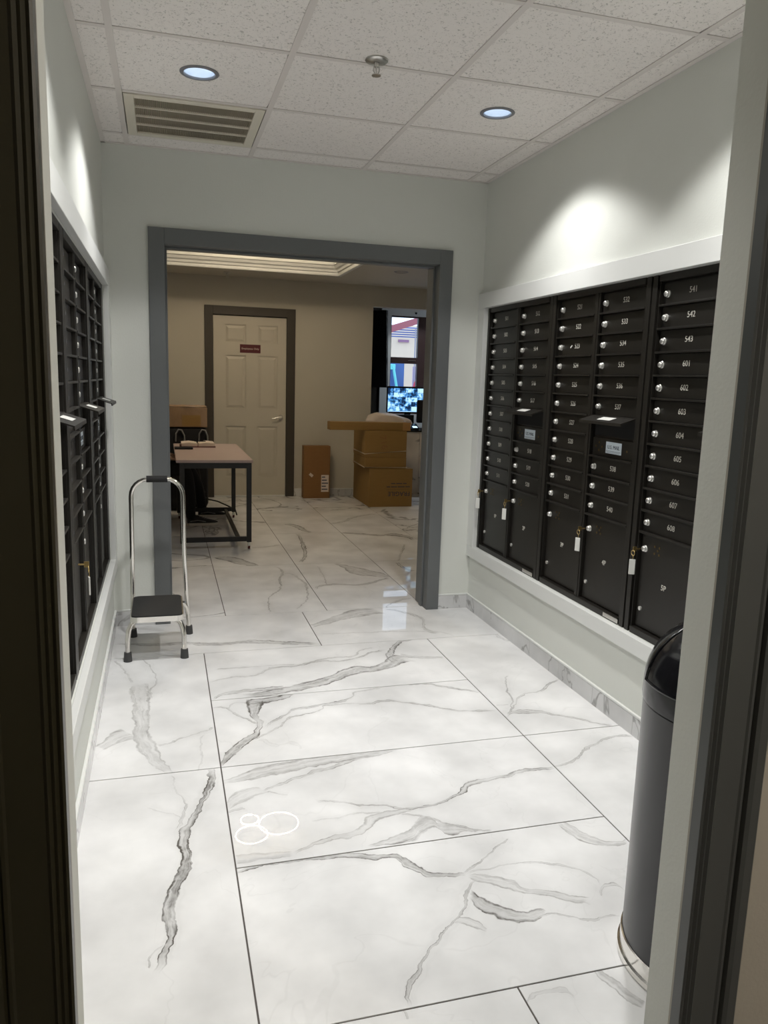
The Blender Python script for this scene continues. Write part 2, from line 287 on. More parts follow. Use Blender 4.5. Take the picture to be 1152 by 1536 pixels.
def pm(name, col, rough=0.6, metal=0.0, spec=0.5, var=0.06, scale=12.0, bump=0.0, bscale=200.0, coat=0.0, stretch=None):
    """plain procedural surface: colour broken up by noise, optional fine bump"""
    m, nt, b = new_mat(name)
    b.inputs['Roughness'].default_value = rough
    b.inputs['Metallic'].default_value = metal
    b.inputs['Specular IOR Level'].default_value = spec
    if coat:
        b.inputs['Coat Weight'].default_value = coat
        b.inputs['Coat Roughness'].default_value = 0.08
    tc = N(nt, 'ShaderNodeTexCoord')
    src = tc.outputs['Object']
    if stretch:
        mp = N(nt, 'ShaderNodeMapping')
        mp.inputs['Scale'].default_value = stretch
        nt.links.new(src, mp.inputs['Vector']); src = mp.outputs['Vector']
    nz = N(nt, 'ShaderNodeTexNoise')
    nz.inputs['Scale'].default_value = scale
    nz.inputs['Detail'].default_value = 5
    nt.links.new(src, nz.inputs['Vector'])
    mx = N(nt, 'ShaderNodeMix', data_type='RGBA')
    mx.inputs['A'].default_value = tuple(c*(1-var) for c in col)+(1,)
    mx.inputs['B'].default_value = tuple(min(1, c*(1+var)) for c in col)+(1,)
    nt.links.new(nz.outputs['Fac'], mx.inputs['Factor'])
    nt.links.new(mx.outputs['Result'], b.inputs['Base Color'])
    if bump:
        n2 = N(nt, 'ShaderNodeTexNoise')
        n2.inputs['Scale'].default_value = bscale
        n2.inputs['Detail'].default_value = 3
        nt.links.new(src, n2.inputs['Vector'])
        bp = N(nt, 'ShaderNodeBump')
        bp.inputs['Strength'].default_value = bump
        bp.inputs['Distance'].default_value = 0.002
        nt.links.new(n2.outputs['Fac'], bp.inputs['Height'])
        nt.links.new(bp.outputs['Normal'], b.inputs['Normal'])
    return m

def em(name, col, strength):
    m, nt, b = new_mat(name)
    b.inputs['Base Color'].default_value = (0.8, 0.8, 0.8, 1)
    b.inputs['Emission Color'].default_value = tuple(col)+(1,)
    b.inputs['Emission Strength'].default_value = strength
    return m

def srgb(r, g, b):
    f = lambda c: ((c/255+0.055)/1.055)**2.4 if c > 10 else c/255/12.92
    return (f(r), f(g), f(b))

M = {}
M['wall'] = pm('grey_wall_paint', (0.72, 0.735, 0.69), 0.75, bump=0.25, bscale=140, var=0.02, scale=3)
M['wall_lobby'] = pm('beige_wall_paint', (0.55, 0.52, 0.445), 0.75, bump=0.25, bscale=140, var=0.02, scale=3)
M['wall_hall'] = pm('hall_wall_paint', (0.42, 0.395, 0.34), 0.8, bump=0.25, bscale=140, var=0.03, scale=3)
M['white_trim'] = pm('white_trim_paint', (0.74, 0.75, 0.73), 0.4, var=0.02, scale=6)
M['casing'] = pm('grey_casing_paint', (0.140, 0.148, 0.150), 0.42, var=0.05, scale=5)
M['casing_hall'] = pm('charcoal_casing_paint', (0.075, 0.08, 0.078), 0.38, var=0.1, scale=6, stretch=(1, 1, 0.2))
M['casing_shaded'] = pm('shaded_casing_paint', (0.030, 0.027, 0.014), 0.35, var=0.2, scale=6, stretch=(1, 1, 0.2))  # darker copy of the hall casing colour; the left side's shade is painted in
M['casing_far'] = pm('dark_door_casing_paint', (0.055, 0.045, 0.034), 0.5, var=0.05)
M['grout'] = pm('grey_grout', (0.10, 0.088, 0.082), 0.9, var=0.1, scale=60)
M['grid'] = pm('ceiling_grid_enamel', (0.78, 0.73, 0.70), 0.5, var=0.02)
M['bronze'] = pm('dark_bronze_powder_coat', (0.0105, 0.0090, 0.0068), 0.42, var=0.12, scale=40, bump=0.08, bscale=900)
M['black_gap'] = pm('black_interior', (0.004, 0.004, 0.004), 0.8, var=0.1)
M['chrome'] = pm('chrome', (0.82, 0.80, 0.76), 0.16, metal=1.0, var=0.02)
M['steel'] = pm('brushed_steel', (0.62, 0.61, 0.58), 0.28, metal=1.0, var=0.08, scale=80)
M['bolt'] = pm('dull_bronze_bolt', (0.16, 0.115, 0.05), 0.45, metal=0.8, var=0.05)
M['lock'] = pm('satin_chrome_lock', (0.80, 0.79, 0.75), 0.30, metal=0.75, var=0.02)
M['brass'] = pm('worn_brass', (0.52, 0.38, 0.16), 0.35, metal=1.0, var=0.1)
M['number'] = pm('engraved_white', (0.62, 0.60, 0.54), 0.6, var=0.02)
M['tagw'] = pm('white_plastic_tag', (0.72, 0.72, 0.68), 0.45, var=0.03)
M['sticker'] = pm('blue_white_sticker', (0.60, 0.68, 0.74), 0.5, var=0.03)
M['ink'] = pm('dark_ink', (0.03, 0.04, 0.07), 0.7, var=0.05)
M['rubber'] = pm('black_rubber', (0.018, 0.018, 0.018), 0.75, var=0.15, scale=60, bump=0.4, bscale=500)
M['rubber_grey'] = pm('grey_rubber', (0.055, 0.055, 0.055), 0.7, var=0.1)
M['blackpaint'] = pm('black_satin_paint', (0.014, 0.014, 0.016), 0.35, var=0.1, coat=0.3)
M['blackgloss'] = pm('black_gloss_plastic', (0.008, 0.008, 0.010), 0.14, var=0.1)
M['cream'] = pm('cream_enamel', (0.76, 0.71, 0.60), 0.5, var=0.03)
M['fin'] = pm('brown_grey_fin', (0.50, 0.44, 0.34), 0.6, var=0.1)
M['door'] = pm('cream_door_paint', (0.60, 0.56, 0.475), 0.45, var=0.02)
M['maroon'] = pm('maroon_plaque', (0.10, 0.008, 0.014), 0.4, var=0.05)
M['cardboard'] = pm('brown_cardboard', (0.28, 0.165, 0.048), 0.8, var=0.08, scale=14, bump=0.15, bscale=220, stretch=(1, 1, 5))
M['cardboard_dark'] = pm('dark_brown_cardboard', (0.26, 0.13, 0.045), 0.8, var=0.08, scale=14, stretch=(1, 1, 4))
M['tape'] = pm('packing_tape', (0.40, 0.22, 0.075), 0.3, var=0.05)
M['band'] = pm('white_strapping', (0.60, 0.50, 0.36), 0.5, var=0.05)
M['laminate'] = pm('pinkish_laminate', (0.52, 0.41, 0.39), 0.35, var=0.05, scale=60)
M['blacktube'] = pm('black_steel_tube', (0.008, 0.008, 0.009), 0.45, var=0.1)
M['paper'] = pm('white_paper', (0.75, 0.66, 0.58), 0.8, var=0.03)
M['redcover'] = pm('dark_red_cover', (0.10, 0.012, 0.014), 0.5, var=0.1)
M['fabric'] = pm('black_fabric', (0.006, 0.006, 0.008), 0.9, var=0.3, scale=90, bump=0.3, bscale=600)
M['strap'] = pm('grey_strap', (0.24, 0.24, 0.24), 0.6, var=0.1)
M['wrap'] = pm('wrapped_cardboard', (0.30, 0.19, 0.10), 0.25, var=0.25, scale=9, bump=0.9, bscale=40, coat=0.6)
M['bag'] = pm('white_plastic_bag', (0.62, 0.54, 0.48), 0.35, var=0.05, bump=0.6, bscale=40)
M['trousers'] = pm('black_trousers', (0.006, 0.006, 0.007), 0.9, var=0.2)
M['skin'] = pm('skin', (0.40, 0.24, 0.16), 0.5, var=0.06)
M['hair'] = pm('dark_hair', (0.015, 0.010, 0.008), 0.6, var=0.2)
M['shoe'] = pm('black_shoe_mesh', (0.012, 0.012, 0.014), 0.7, var=0.2)
M['sole'] = pm('grey_white_sole', (0.66, 0.63, 0.58), 0.6, var=0.05)
M['winframe'] = pm('brown_window_frame', (0.045, 0.022, 0.020), 0.45, var=0.1)
M['wood_seat'] = pm('charcoal_seat', (0.02, 0.02, 0.022), 0.8, var=0.1)
M['hallfloor'] = pm('hall_floor', (0.10, 0.09, 0.08), 0.7, var=0.1)
M['lens_on'] = em('downlight_lens_lit', (0.72, 0.86, 1.0), 2.2)
M['reflector'] = pm('white_reflector', (0.78, 0.82, 0.88), 0.25, metal=0.6, var=0.03)
M['lamp_ring'] = pm('grey_trim_ring', (0.20, 0.20, 0.22), 0.4, var=0.05)
M['ring_on'] = em('lit_ring', (1.0, 0.81, 0.57), RING_EMIT)
M['lens_off'] = pm('downlight_lens_unlit', (0.6, 0.6, 0.6), 0.3, var=0.02)

def acoustic(name):
    m, nt, b = new_mat(name)
    b.inputs['Roughness'].default_value = 0.9
    oi = N(nt, 'ShaderNodeObjectInfo')
    geo = N(nt, 'ShaderNodeNewGeometry')
    mul = N(nt, 'ShaderNodeMath', operation='MULTIPLY'); mul.inputs[1].default_value = 31.0
    nt.links.new(oi.outputs['Random'], mul.inputs[0])
    add = N(nt, 'ShaderNodeVectorMath', operation='ADD')
    nt.links.new(geo.outputs['Position'], add.inputs[0]); nt.links.new(mul.outputs[0], add.inputs[1])
    v = N(nt, 'ShaderNodeTexNoise'); v.inputs['Scale'].default_value = 95; v.inputs['Detail'].default_value = 2.5
    v.inputs['Roughness'].default_value = 0.6; v.inputs['Distortion'].default_value = 1.2
    nt.links.new(add.outputs[0], v.inputs['Vector'])
    rp = N(nt, 'ShaderNodeMapRange'); rp.interpolation_type = 'SMOOTHSTEP'
    rp.inputs['From Min'].default_value = 0.33; rp.inputs['From Max'].default_value = 0.42
    nt.links.new(v.outputs['Fac'], rp.inputs['Value'])
    mx = N(nt, 'ShaderNodeMix', data_type='RGBA')
    mx.inputs['A'].default_value = (0.60, 0.565, 0.54, 1); mx.inputs['B'].default_value = (0.93, 0.885, 0.855, 1)
    nt.links.new(rp.outputs['Result'], mx.inputs['Factor'])
    nt.links.new(mx.outputs['Result'], b.inputs['Base Color'])
    bp = N(nt, 'ShaderNodeBump'); bp.inputs['Strength'].default_value = 0.6; bp.inputs['Distance'].default_value = 0.003
    nt.links.new(rp.outputs['Result'], bp.inputs['Height']); nt.links.new(bp.outputs['Normal'], b.inputs['Normal'])
    return m
M['acoustic'] = acoustic('acoustic_ceiling_tile')

def vein_group():
    g = bpy.data.node_groups.new('vein', 'ShaderNodeTree')
    for n in ('Offset', 'Centre', 'Half', 'T', 'Strength'):
        g.interface.new_socket(n, in_out='INPUT', socket_type='NodeSocketFloat')
    g.interface.new_socket('Mask', in_out='OUTPUT', socket_type='NodeSocketFloat')
    gi = g.nodes.new('NodeGroupInput'); go = g.nodes.new('NodeGroupOutput')
    def m(op, a, b=None):
        n = g.nodes.new('ShaderNodeMath'); n.operation = op
        for i, x in enumerate((a, b)):
            if x is None: continue
            if isinstance(x, (int, float)): n.inputs[i].default_value = x
            else: g.links.new(x, n.inputs[i])
        return n.outputs[0]
    def ss(x, a, b, lo, hi):
        n = g.nodes.new('ShaderNodeMapRange'); n.interpolation_type = 'SMOOTHSTEP'
        n.inputs['From Min'].default_value = a; n.inputs['From Max'].default_value = b
        n.inputs['To Min'].default_value = lo; n.inputs['To Max'].default_value = hi
        g.links.new(x, n.inputs['Value']); return n.outputs['Result']
    d = m('ABSOLUTE', m('SUBTRACT', gi.outputs['Offset'], gi.outputs['Centre']))
    r = m('DIVIDE', d, gi.outputs['Half'])
    mask = ss(r, 0.86, 1.08, 1.0, 0.0)
    edge = ss(r, 0.45, 0.92, 0.60, 1.3)
    halo = ss(d, 0.0, 0.045, 0.13, 0.0)
    t = gi.outputs['T']
    inr = m('MULTIPLY', ss(t, -0.02, 0.05, 0.0, 1.0), ss(t, 0.95, 1.02, 1.0, 0.0))
    v = m('MULTIPLY', m('MAXIMUM', m('MULTIPLY', mask, edge), halo), gi.outputs['Strength'])
    g.links.new(m('MULTIPLY', v, inr), go.inputs['Mask'])
    return g
VG = vein_group()

def marble(name, veins, generic=0.0, tint=(1, 1, 1), gscale=1.1, gwidth=0.016):
    """polished white porcelain with grey veins; every vein is a curve laid out in floor metres"""
    m, nt, b = new_mat(name)
    b.inputs['Roughness'].default_value = 0.012
    b.inputs['Specular IOR Level'].default_value = 0.07
    L = nt.links.new
    geo = N(nt, 'ShaderNodeNewGeometry')
    pos = geo.outputs['Position']
    # jitter so the vein edges are ragged
    nz = N(nt, 'ShaderNodeTexNoise'); nz.inputs['Scale'].default_value = 22; nz.inputs['Detail'].default_value = 6
    L(pos, nz.inputs['Vector'])
    sub = N(nt, 'ShaderNodeVectorMath', operation='SUBTRACT'); sub.inputs[1].default_value = (0.5, 0.5, 0.5)
    L(nz.outputs['Color'], sub.inputs[0])
    sc = N(nt, 'ShaderNodeVectorMath', operation='SCALE'); sc.inputs['Scale'].default_value = 0.034
    L(sub.outputs[0], sc.inputs[0])
    wp = N(nt, 'ShaderNodeVectorMath', operation='ADD'); L(pos, wp.inputs[0]); L(sc.outputs[0], wp.inputs[1])
    masks = []
    for (x0, y0, dx, dy, ln, s, pts) in veins:
        rel = N(nt, 'ShaderNodeVectorMath', operation='SUBTRACT'); rel.inputs[1].default_value = (x0, y0, 0); L(wp.outputs[0], rel.inputs[0])
        dt = N(nt, 'ShaderNodeVectorMath', operation='DOT_PRODUCT'); dt.inputs[1].default_value = (dx/ln, dy/ln, 0); L(rel.outputs[0], dt.inputs[0])
        dn = N(nt, 'ShaderNodeVectorMath', operation='DOT_PRODUCT'); dn.inputs[1].default_value = (-dy, dx, 0); L(rel.outputs[0], dn.inputs[0])
        o0 = min(p[1] for p in pts); o1 = max(p[1] for p in pts); rg = max(o1-o0, 0.002)
        wm = max(p[2] for p in pts)
        outs = []
        for vals, sca, off in (([(p[0], (p[1]-o0)/rg) for p in pts], rg, o0), ([(p[0], p[2]/wm) for p in pts], wm, 0.0)):
            fc = N(nt, 'ShaderNodeFloatCurve')
            cv = fc.mapping.curves[0]
            cv.points[0].location = vals[0]; cv.points[1].location = vals[-1]
            for v in vals[1:-1]: cv.points.new(*v)
            for p in cv.points: p.handle_type = 'AUTO_CLAMPED'
            fc.mapping.update()
            L(dt.outputs['Value'], fc.inputs['Value'])
            ma = N(nt, 'ShaderNodeMath', operation='MULTIPLY_ADD'); ma.inputs[1].default_value = sca; ma.inputs[2].default_value = off
            L(fc.outputs[0], ma.inputs[0]); outs.append(ma.outputs[0])
        g = N(nt, 'ShaderNodeGroup'); g.node_tree = VG
        L(dn.outputs['Value'], g.inputs['Offset']); L(outs[0], g.inputs['Centre']); L(outs[1], g.inputs['Half'])
        L(dt.outputs['Value'], g.inputs['T']); g.inputs['Strength'].default_value = s
        # long fibres running with the vein
        fx = N(nt, 'ShaderNodeVectorMath', operation='DOT_PRODUCT'); fx.inputs[1].default_value = (dx*7.0, dy*7.0, 0); L(rel.outputs[0], fx.inputs[0])
        fy = N(nt, 'ShaderNodeMath', operation='SUBTRACT'); L(dn.outputs['Value'], fy.inputs[0]); L(outs[0], fy.inputs[1])
        fs = N(nt, 'ShaderNodeMath', operation='MULTIPLY'); fs.inputs[1].default_value = 95.0; L(fy.outputs[0], fs.inputs[0])
        fv = N(nt, 'ShaderNodeCombineXYZ'); L(fx.outputs['Value'], fv.inputs[0]); L(fs.outputs[0], fv.inputs[1]); fv.inputs[2].default_value = x0*17.3+y0*5.1
        fn = N(nt, 'ShaderNodeTexNoise'); fn.inputs['Scale'].default_value = 1.0; fn.inputs['Detail'].default_value = 3.0; fn.inputs['Distortion'].default_value = 0.6; L(fv.outputs[0], fn.inputs['Vector'])
        fr_ = N(nt, 'ShaderNodeMapRange'); fr_.inputs['From Min'].default_value = 0.36; fr_.inputs['From Max'].default_value = 0.64; fr_.inputs['To Min'].default_value = 0.45; fr_.inputs['To Max'].default_value = 1.45
        L(fn.outputs['Fac'], fr_.inputs['Value'])
        fm_ = N(nt, 'ShaderNodeMath', operation='MULTIPLY'); L(g.outputs['Mask'], fm_.inputs[0]); L(fr_.outputs['Result'], fm_.inputs[1])
        masks.append(fm_.outputs[0])
    if generic:
        oi = N(nt, 'ShaderNodeObjectInfo')
        mu = N(nt, 'ShaderNodeMath', operation='MULTIPLY'); mu.inputs[1].default_value = 57.0; L(oi.outputs['Random'], mu.inputs[0])
        ad = N(nt, 'ShaderNodeVectorMath', operation='ADD'); L(pos, ad.inputs[0]); L(mu.outputs[0], ad.inputs[1])
        n1 = N(nt, 'ShaderNodeTexNoise'); n1.inputs['Scale'].default_value = gscale; n1.inputs['Detail'].default_value = 4.5; n1.inputs['Distortion'].default_value = 0.7
        L(ad.outputs[0], n1.inputs['Vector'])
        s1 = N(nt, 'ShaderNodeMath', operation='SUBTRACT'); s1.inputs[1].default_value = 0.5; L(n1.outputs['Fac'], s1.inputs[0])
        a1 = N(nt, 'ShaderNodeMath', operation='ABSOLUTE'); L(s1.outputs[0], a1.inputs[0])
        r1 = N(nt, 'ShaderNodeMapRange'); r1.interpolation_type = 'SMOOTHSTEP'
        r1.inputs['From Min'].default_value = 0.001; r1.inputs['From Max'].default_value = gwidth; r1.inputs['To Min'].default_value = generic; r1.inputs['To Max'].default_value = 0.0
        L(a1.outputs[0], r1.inputs['Value']); masks.append(r1.outputs['Result'])
    acc = None
    for k in masks:
        if acc is None: acc = k
        else:
            mm = N(nt, 'ShaderNodeMath', operation='MAXIMUM'); L(acc, mm.inputs[0]); L(k, mm.inputs[1]); acc = mm.outputs[0]
    # grain inside the veins
    gn = N(nt, 'ShaderNodeTexNoise'); gn.inputs['Scale'].default_value = 28; gn.inputs['Detail'].default_value = 8; gn.inputs['Distortion'].default_value = 1.0; L(pos, gn.inputs['Vector'])
    gr = N(nt, 'ShaderNodeMapRange'); gr.inputs['From Min'].default_value = 0.3; gr.inputs['From Max'].default_value = 0.7; gr.inputs['To Min'].default_value = 0.65; gr.inputs['To Max'].default_value = 1.25
    L(gn.outputs['Fac'], gr.inputs['Value'])
    cl = N(nt, 'ShaderNodeTexNoise'); cl.inputs['Scale'].default_value = 3.2; cl.inputs['Detail'].default_value = 6; L(pos, cl.inputs['Vector'])
    base = N(nt, 'ShaderNodeMix', data_type='RGBA')
    base.inputs['A'].default_value = (0.63*tint[0], 0.63*tint[1], 0.63*tint[2], 1); base.inputs['B'].default_value = (0.85*tint[0], 0.85*tint[1], 0.85*tint[2], 1)
    cr = N(nt, 'ShaderNodeMapRange'); cr.inputs['From Min'].default_value = 0.3; cr.inputs['From Max'].default_value = 0.68
    L(cl.outputs['Fac'], cr.inputs['Value']); L(cr.outputs['Result'], base.inputs['Factor'])
    out = base.outputs['Result']
    if acc is not None:
        fm = N(nt, 'ShaderNodeMath', operation='MULTIPLY'); fm.use_clamp = True; L(acc, fm.inputs[0]); L(gr.outputs['Result'], fm.inputs[1])
        mx = N(nt, 'ShaderNodeMix', data_type='RGBA'); L(fm.outputs[0], mx.inputs['Factor']); L(out, mx.inputs['A'])
        mx.inputs['B'].default_value = (0.115, 0.108, 0.098, 1)
        out = mx.outputs['Result']
    L(out, b.inputs['Base Color'])
    return m
M['marble'] = marble('polished_marble_tile', [], generic=0.6)
M['marble_base'] = marble('marble_baseboard_tile', [], generic=0.45, tint=(0.93, 0.93, 0.93), gscale=3.0)
M['marble_counter'] = marble('marble_counter_panel', [], generic=0.9, tint=(0.95, 0.88, 0.8), gscale=1.6)

# ================================================================ SETTING
def struct(name, mb, mat, parent=None, smooth=0):
    o = mb.build(name, mat, parent, smooth)
    if parent is None: o['kind'] = 'structure'
    return o

# ---- floor: grout bed and single tiles
TILE_T = 0.009
GAP = 0.0044
fb = MB().box((-2.8, YF1-0.05, -0.06), (4.2, 9.0, -0.0025))
floor = struct('floor', fb, M['grout'])
veins_by = {}
for r in VEINS: veins_by.setdefault(r[0], []).append(r[1:])
def tile(x0, x1, y0, y1, key=None):
    b = MB().box((x0+GAP/2, y0+GAP/2, -TILE_T), (x1-GAP/2, y1-GAP/2, 0), 0.0009)
    mat = marble('marble_tile_'+key, veins_by[key], generic=0.05, gscale=1.7, gwidth=0.004) if key in veins_by else M['marble']
    return b.build('tile', mat, floor)
WX0, WX1 = XL+0.006, XR-0.006
for y0, y1, k in ((0.6, 1.8, 'L1'), (-0.6, 0.6, 'L2'), (YF1, -0.6, None)): tile(WX0, 0, y0, y1, k)
for y0, y1, k in ((1.2, 1.8, 'C1'), (0.6, 1.2, 'C2'), (0, 0.6, 'C3'), (-0.6, 0, 'C4')): tile(0, 1.2, y0, y1, k)
tile(0, 0.6, YF1, -0.6, 'F1'); tile(0.6, WX1, YF1, -0.6, 'F2')
for y0, y1, k in ((0.6, 1.8, 'R1'), (-0.6, 0.6, 'R2')): tile(1.2, WX1, y0, y1, k)
tile(WX0, 0.61, 1.8, 2.41, 'T1'); tile(0.61, WX1, 1.8, 2.41, 'T2')
lx = [-2.8, -2.285, -1.675, -1.065, -0.455, 0.156, 0.765, 1.378, 1.99, 2.60, 3.21, 3.82, 4.2]
ly = [2.41, 3.61, 4.77, 5.98, 7.18]
keys = {(0.156, 2.41): 'la', (0.156, 3.61): 'lb', (0.765, 2.41): 'lc', (0.765, 3.61): 'ld', (0.765, 4.77): 'le', (1.378, 3.61): 'lf', (1.378, 2.41): 'lh', (1.378, 4.77): 'lg'}
for x0, x1 in zip(lx, lx[1:]):
    for y0, y1 in zip(ly, ly[1:]):
        tile(x0, x1, y0, y1, keys.get((x0, y0)))
hf = struct('floor_hall', MB().box((-1.6, -4.2, -0.06), (2.6, YF1-0.05, -0.001)), M['hallfloor'])

# ---- mail room walls
MZ0, MZ1 = 0.405, 1.827     # mailbox opening
RY0, RY1 = -0.16, 2.245     # right wall opening in Y
LYa, LYb = -0.27, 2.225     # left wall opening in Y
T = 0.16
w = MB()
w.box((XR, YF1, -0.01), (XR+T, YB, MZ0)).box((XR, YF1, MZ1), (XR+T, YB, ZC+0.12)).box((XR, RY1, MZ0), (XR+T, YB, MZ1)).box((XR, YF1, MZ0), (XR+T, RY0, MZ1))
w.box((XR+T-0.02, RY0, MZ0), (XR+T, RY1, MZ1))
struct('wall_right', w, M['wall'])
w = MB()
w.box((XL-T, YF1, -0.01), (XL, YB, MZ0)).box((XL-T, YF1, MZ1), (XL, YB, ZC+0.12)).box((XL-T, LYb, MZ0), (XL, YB, MZ1)).box((XL-T, YF1, MZ0), (XL, LYa, MZ1))
w.box((XL-T, LYa, MZ0), (XL-T+0.02, LYb, MZ1))
struct('wall_left', w, M['wall'])
w = MB()
w.box((XL-T, YB, -0.01), (DX0-0.012, YB+0.10, ZC+0.12)).box((DX1+0.012, YB, -0.01), (XR+T, YB+0.10, ZC+0.12)).box((DX0-0.012, YB, DZ+0.012), (DX1+0.012, YB+0.10, ZC+0.12))
struct('wall_back', w, M['wall'])
# lobby side of the same wall
w = MB()
w.box((-2.8, YB+0.10, -0.01), (DX0-0.012, LY0, 3.4)).box((DX1+0.012, YB+0.10, -0.01), (4.2, LY0, 3.4)).box((DX0-0.012, YB+0.10, DZ+0.012), (DX1+0.012, LY0, 3.4))
struct('wall_lobby_near', w, M['wall_lobby'])
# wall with the opening the camera looks through
OX0, OX1, OZ = -0.294, 0.579, 2.16
w = MB()
YM = (YF0+YF1)/2
w.box((XL-T, YF0+0.004, -0.01), (OX0, YF1, ZC+0.12)).box((OX1, YF0+0.004, -0.01), (XR+T, YF1, ZC+0.12)).box((OX0, YF0+0.004, OZ), (OX1, YF1, ZC+0.12))
struct('wall_front', w, M['wall'])
w = MB()
w.box((-1.6, YF0, -0.01), (OX0, YF0+0.004, 2.6)).box((OX1, YF0, -0.01), (2.6, YF0+0.004, 2.6)).box((OX0, YF0, OZ), (OX1, YF0+0.004, 2.6))
w.box((-1.75, -4.2, -0.01), (-1.6, YF0, 2.6)).box((2.6, -4.2, -0.01), (2.75, YF0, 2.6)).box((-1.75, -4.35, -0.01), (2.75, -4.2, 2.6))
struct('wall_hall', w, M['wall_hall'])
struct('ceiling_hall', MB().box((-1.75, -4.35, 2.5), (2.75, YF0, 2.6)), M['grid'])

# ---- casings of the near opening (moulded profile, extruded upwards)
def casing_profile(x0, sgn):
    pr = [(0, 0), (0, -0.020), (0.003, -0.022), (0.007, -0.0185), (0.011, -0.0225), (0.015, -0.0195), (0.019, -0.0235), (0.023, -0.020), (0.064, -0.0185), (0.067, -0.021), (0.071, -0.021), (0.074, -0.018), (0.076, -0.026), (0.082, -0.029), (0.096, -0.029), (0.100, -0.026), (0.100, 0)]
    return [(x0+sgn*a, YF0+b) for a, b in pr]
def casing(name, x0, sgn, mat):
    c = struct(name, MB().prism(casing_profile(x0, sgn), 2, 0.0, OZ+0.1), mat, smooth=25)
    return c
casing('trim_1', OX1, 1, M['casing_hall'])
casing('trim_2', OX0, -1, M['casing_shaded'])
struct('trim_3', MB().box((OX0, YF0-0.022, OZ), (OX1, YF0, OZ+0.1), 0.003), M['casing_hall'])

# ---- doorway casing to the lobby
t4 = struct('trim_4', MB().box((DX0-0.082, YB-0.019, 0.0), (DX0, YB, DZ+0.082), 0.002).box((DX1, YB-0.019, 0.0), (DX1+0.078, YB, DZ+0.082), 0.002).box((DX0, YB-0.019, DZ), (DX1, YB, DZ+0.082), 0.002), M['casing'])
MB().box((DX0-0.012, YB, 0.0), (DX0, LY0, DZ+0.012)).box((DX1, YB, 0), (DX1+0.012, LY0, DZ+0.012)).box((DX0, YB, DZ), (DX1, LY0, DZ+0.012)).build('jamb', M['casing'], t4)
MB().box((DX0, YB+0.06, 0.0), (DX0+0.012, YB+0.10, DZ), 0.002).box((DX1-0.012, YB+0.06, 0), (DX1, YB+0.10, DZ), 0.002).box((DX0+0.012, YB+0.06, DZ-0.012), (DX1-0.012, YB+0.10, DZ), 0.002).build('stop', M['casing'], t4)

# ---- white boards round the mailbox openings
def mailbox_trim(name, side):
    P = 0.024
    xa, xb = ((XR-P, XR) if side > 0 else (XL, XL+P))
    y0, y1 = ((RY0, RY1) if side > 0 else (LYa, LYb))
    ye = YB-0.001
    t = struct(name, MB().box((xa, y0-0.085, MZ1), (xb, ye, MZ1+0.085), 0.002), M['white_trim'])
    MB().box((xa, y0-0.085, MZ0-0.068), (xb, ye, MZ0), 0.002).build('trim_board', M['white_trim'], t)
    MB().box((xa, y1, MZ0), (xb, ye, MZ1), 0.002).build('trim_board', M['white_trim'], t)
    MB().box((xa, y0-0.085, MZ0), (xb, y0, MZ1), 0.002).build('trim_board', M['white_trim'], t)
mailbox_trim('trim_5', 1)
mailbox_trim('trim_6', -1)

# ---- marble baseboards with a white cap, cut into lengths
BH = 0.082
def baseboard(name, p0, p1, n, cuts=None, mat=None):
    """runs from p0 to p1 along a wall; n is the inward normal"""
    p0, p1, n = Vector(p0+(0,)), Vector(p1+(0,)), Vector(n+(0,))
    d = (p1-p0); ln = d.length; d.normalize()
    cuts = [c for c in (cuts or [0.31*i for i in range(1, 40)]) if c < ln-0.02]
    def bx(a, b, t0, t1, z0, z1, bev=0.0):
        q = [p0+d*a+n*t0, p0+d*b+n*t1]
        lo = (min(q[0].x, q[1].x), min(q[0].y, q[1].y), z0); hi = (max(q[0].x, q[1].x), max(q[0].y, q[1].y), z1)
        return lo, hi
    c = MB().box(*bx(0, ln, 0, 0.013, BH, BH+0.011), 0.003)
    base = struct(name, c, M['white_trim'])
    ed = [0]+cuts+[ln]
    for a, b in zip(ed, ed[1:]):
        MB().box(*bx(a+0.001, b-0.001, 0.0005, 0.012, 0.0, BH-0.0005), 0.0008).build('baseboard_tile', mat or M['marble_base'], base)
    return base
baseboard('baseboard_right', (XR, YB-0.013), (XR, YF1+0.001), (-1, 0), [YB-0.013-y for y in BASECUTS])
baseboard('baseboard_left', (XL, YB-0.013), (XL, YF1+0.001), (1, 0), [0.27*i for i in range(1, 14)])
baseboard('baseboard_back_right', (XR, YB), (DX1+0.079, YB), (0, -1), [9])
baseboard('baseboard_back_left', (XL, YB), (DX0-0.083, YB), (0, -1), [9])
baseboard('baseboard_lobby_far_left', (-2.8, LY1), (0.275, LY1), (0, -1))
baseboard('baseboard_lobby_far_right', (1.305, LY1), (2.22, LY1), (0, -1))

# ---- suspended ceiling
def holed_tile(x0, x1, y0, y1, z0, z1, cx, cy, r, n=48):
    b = MB()
    def ring(z, f):
        out = []
        for k in range(n):
            a = 2*math.pi*k/n; c, s_ = math.cos(a), math.sin(a)
            if f: out.append(b.bm.verts.new((cx+r*c, cy+r*s_, z)))
            else:
                tx = ((x1-cx)/c if c > 1e-9 else (x0-cx)/c if c < -1e-9 else 1e9); ty = ((y1-cy)/s_ if s_ > 1e-9 else (y0-cy)/s_ if s_ < -1e-9 else 1e9)
                q_ = min(tx, ty); out.append(b.bm.verts.new((cx+q_*c, cy+q_*s_, z)))
        return out
    A, Bq, C, D = ring(z0, 1), ring(z0, 0), ring(z1, 1), ring(z1, 0)
    for k in range(n):
        j = (k+1) % n
        b.bm.faces.new((A[k], A[j], Bq[j], Bq[k])); b.bm.faces.new((C[k], D[k], D[j], C[j])); b.bm.faces.new((A[k], C[k], C[j], A[j]))
    for k in (n//8, 3*n//8, 5*n//8, 7*n//8): pass
    return b
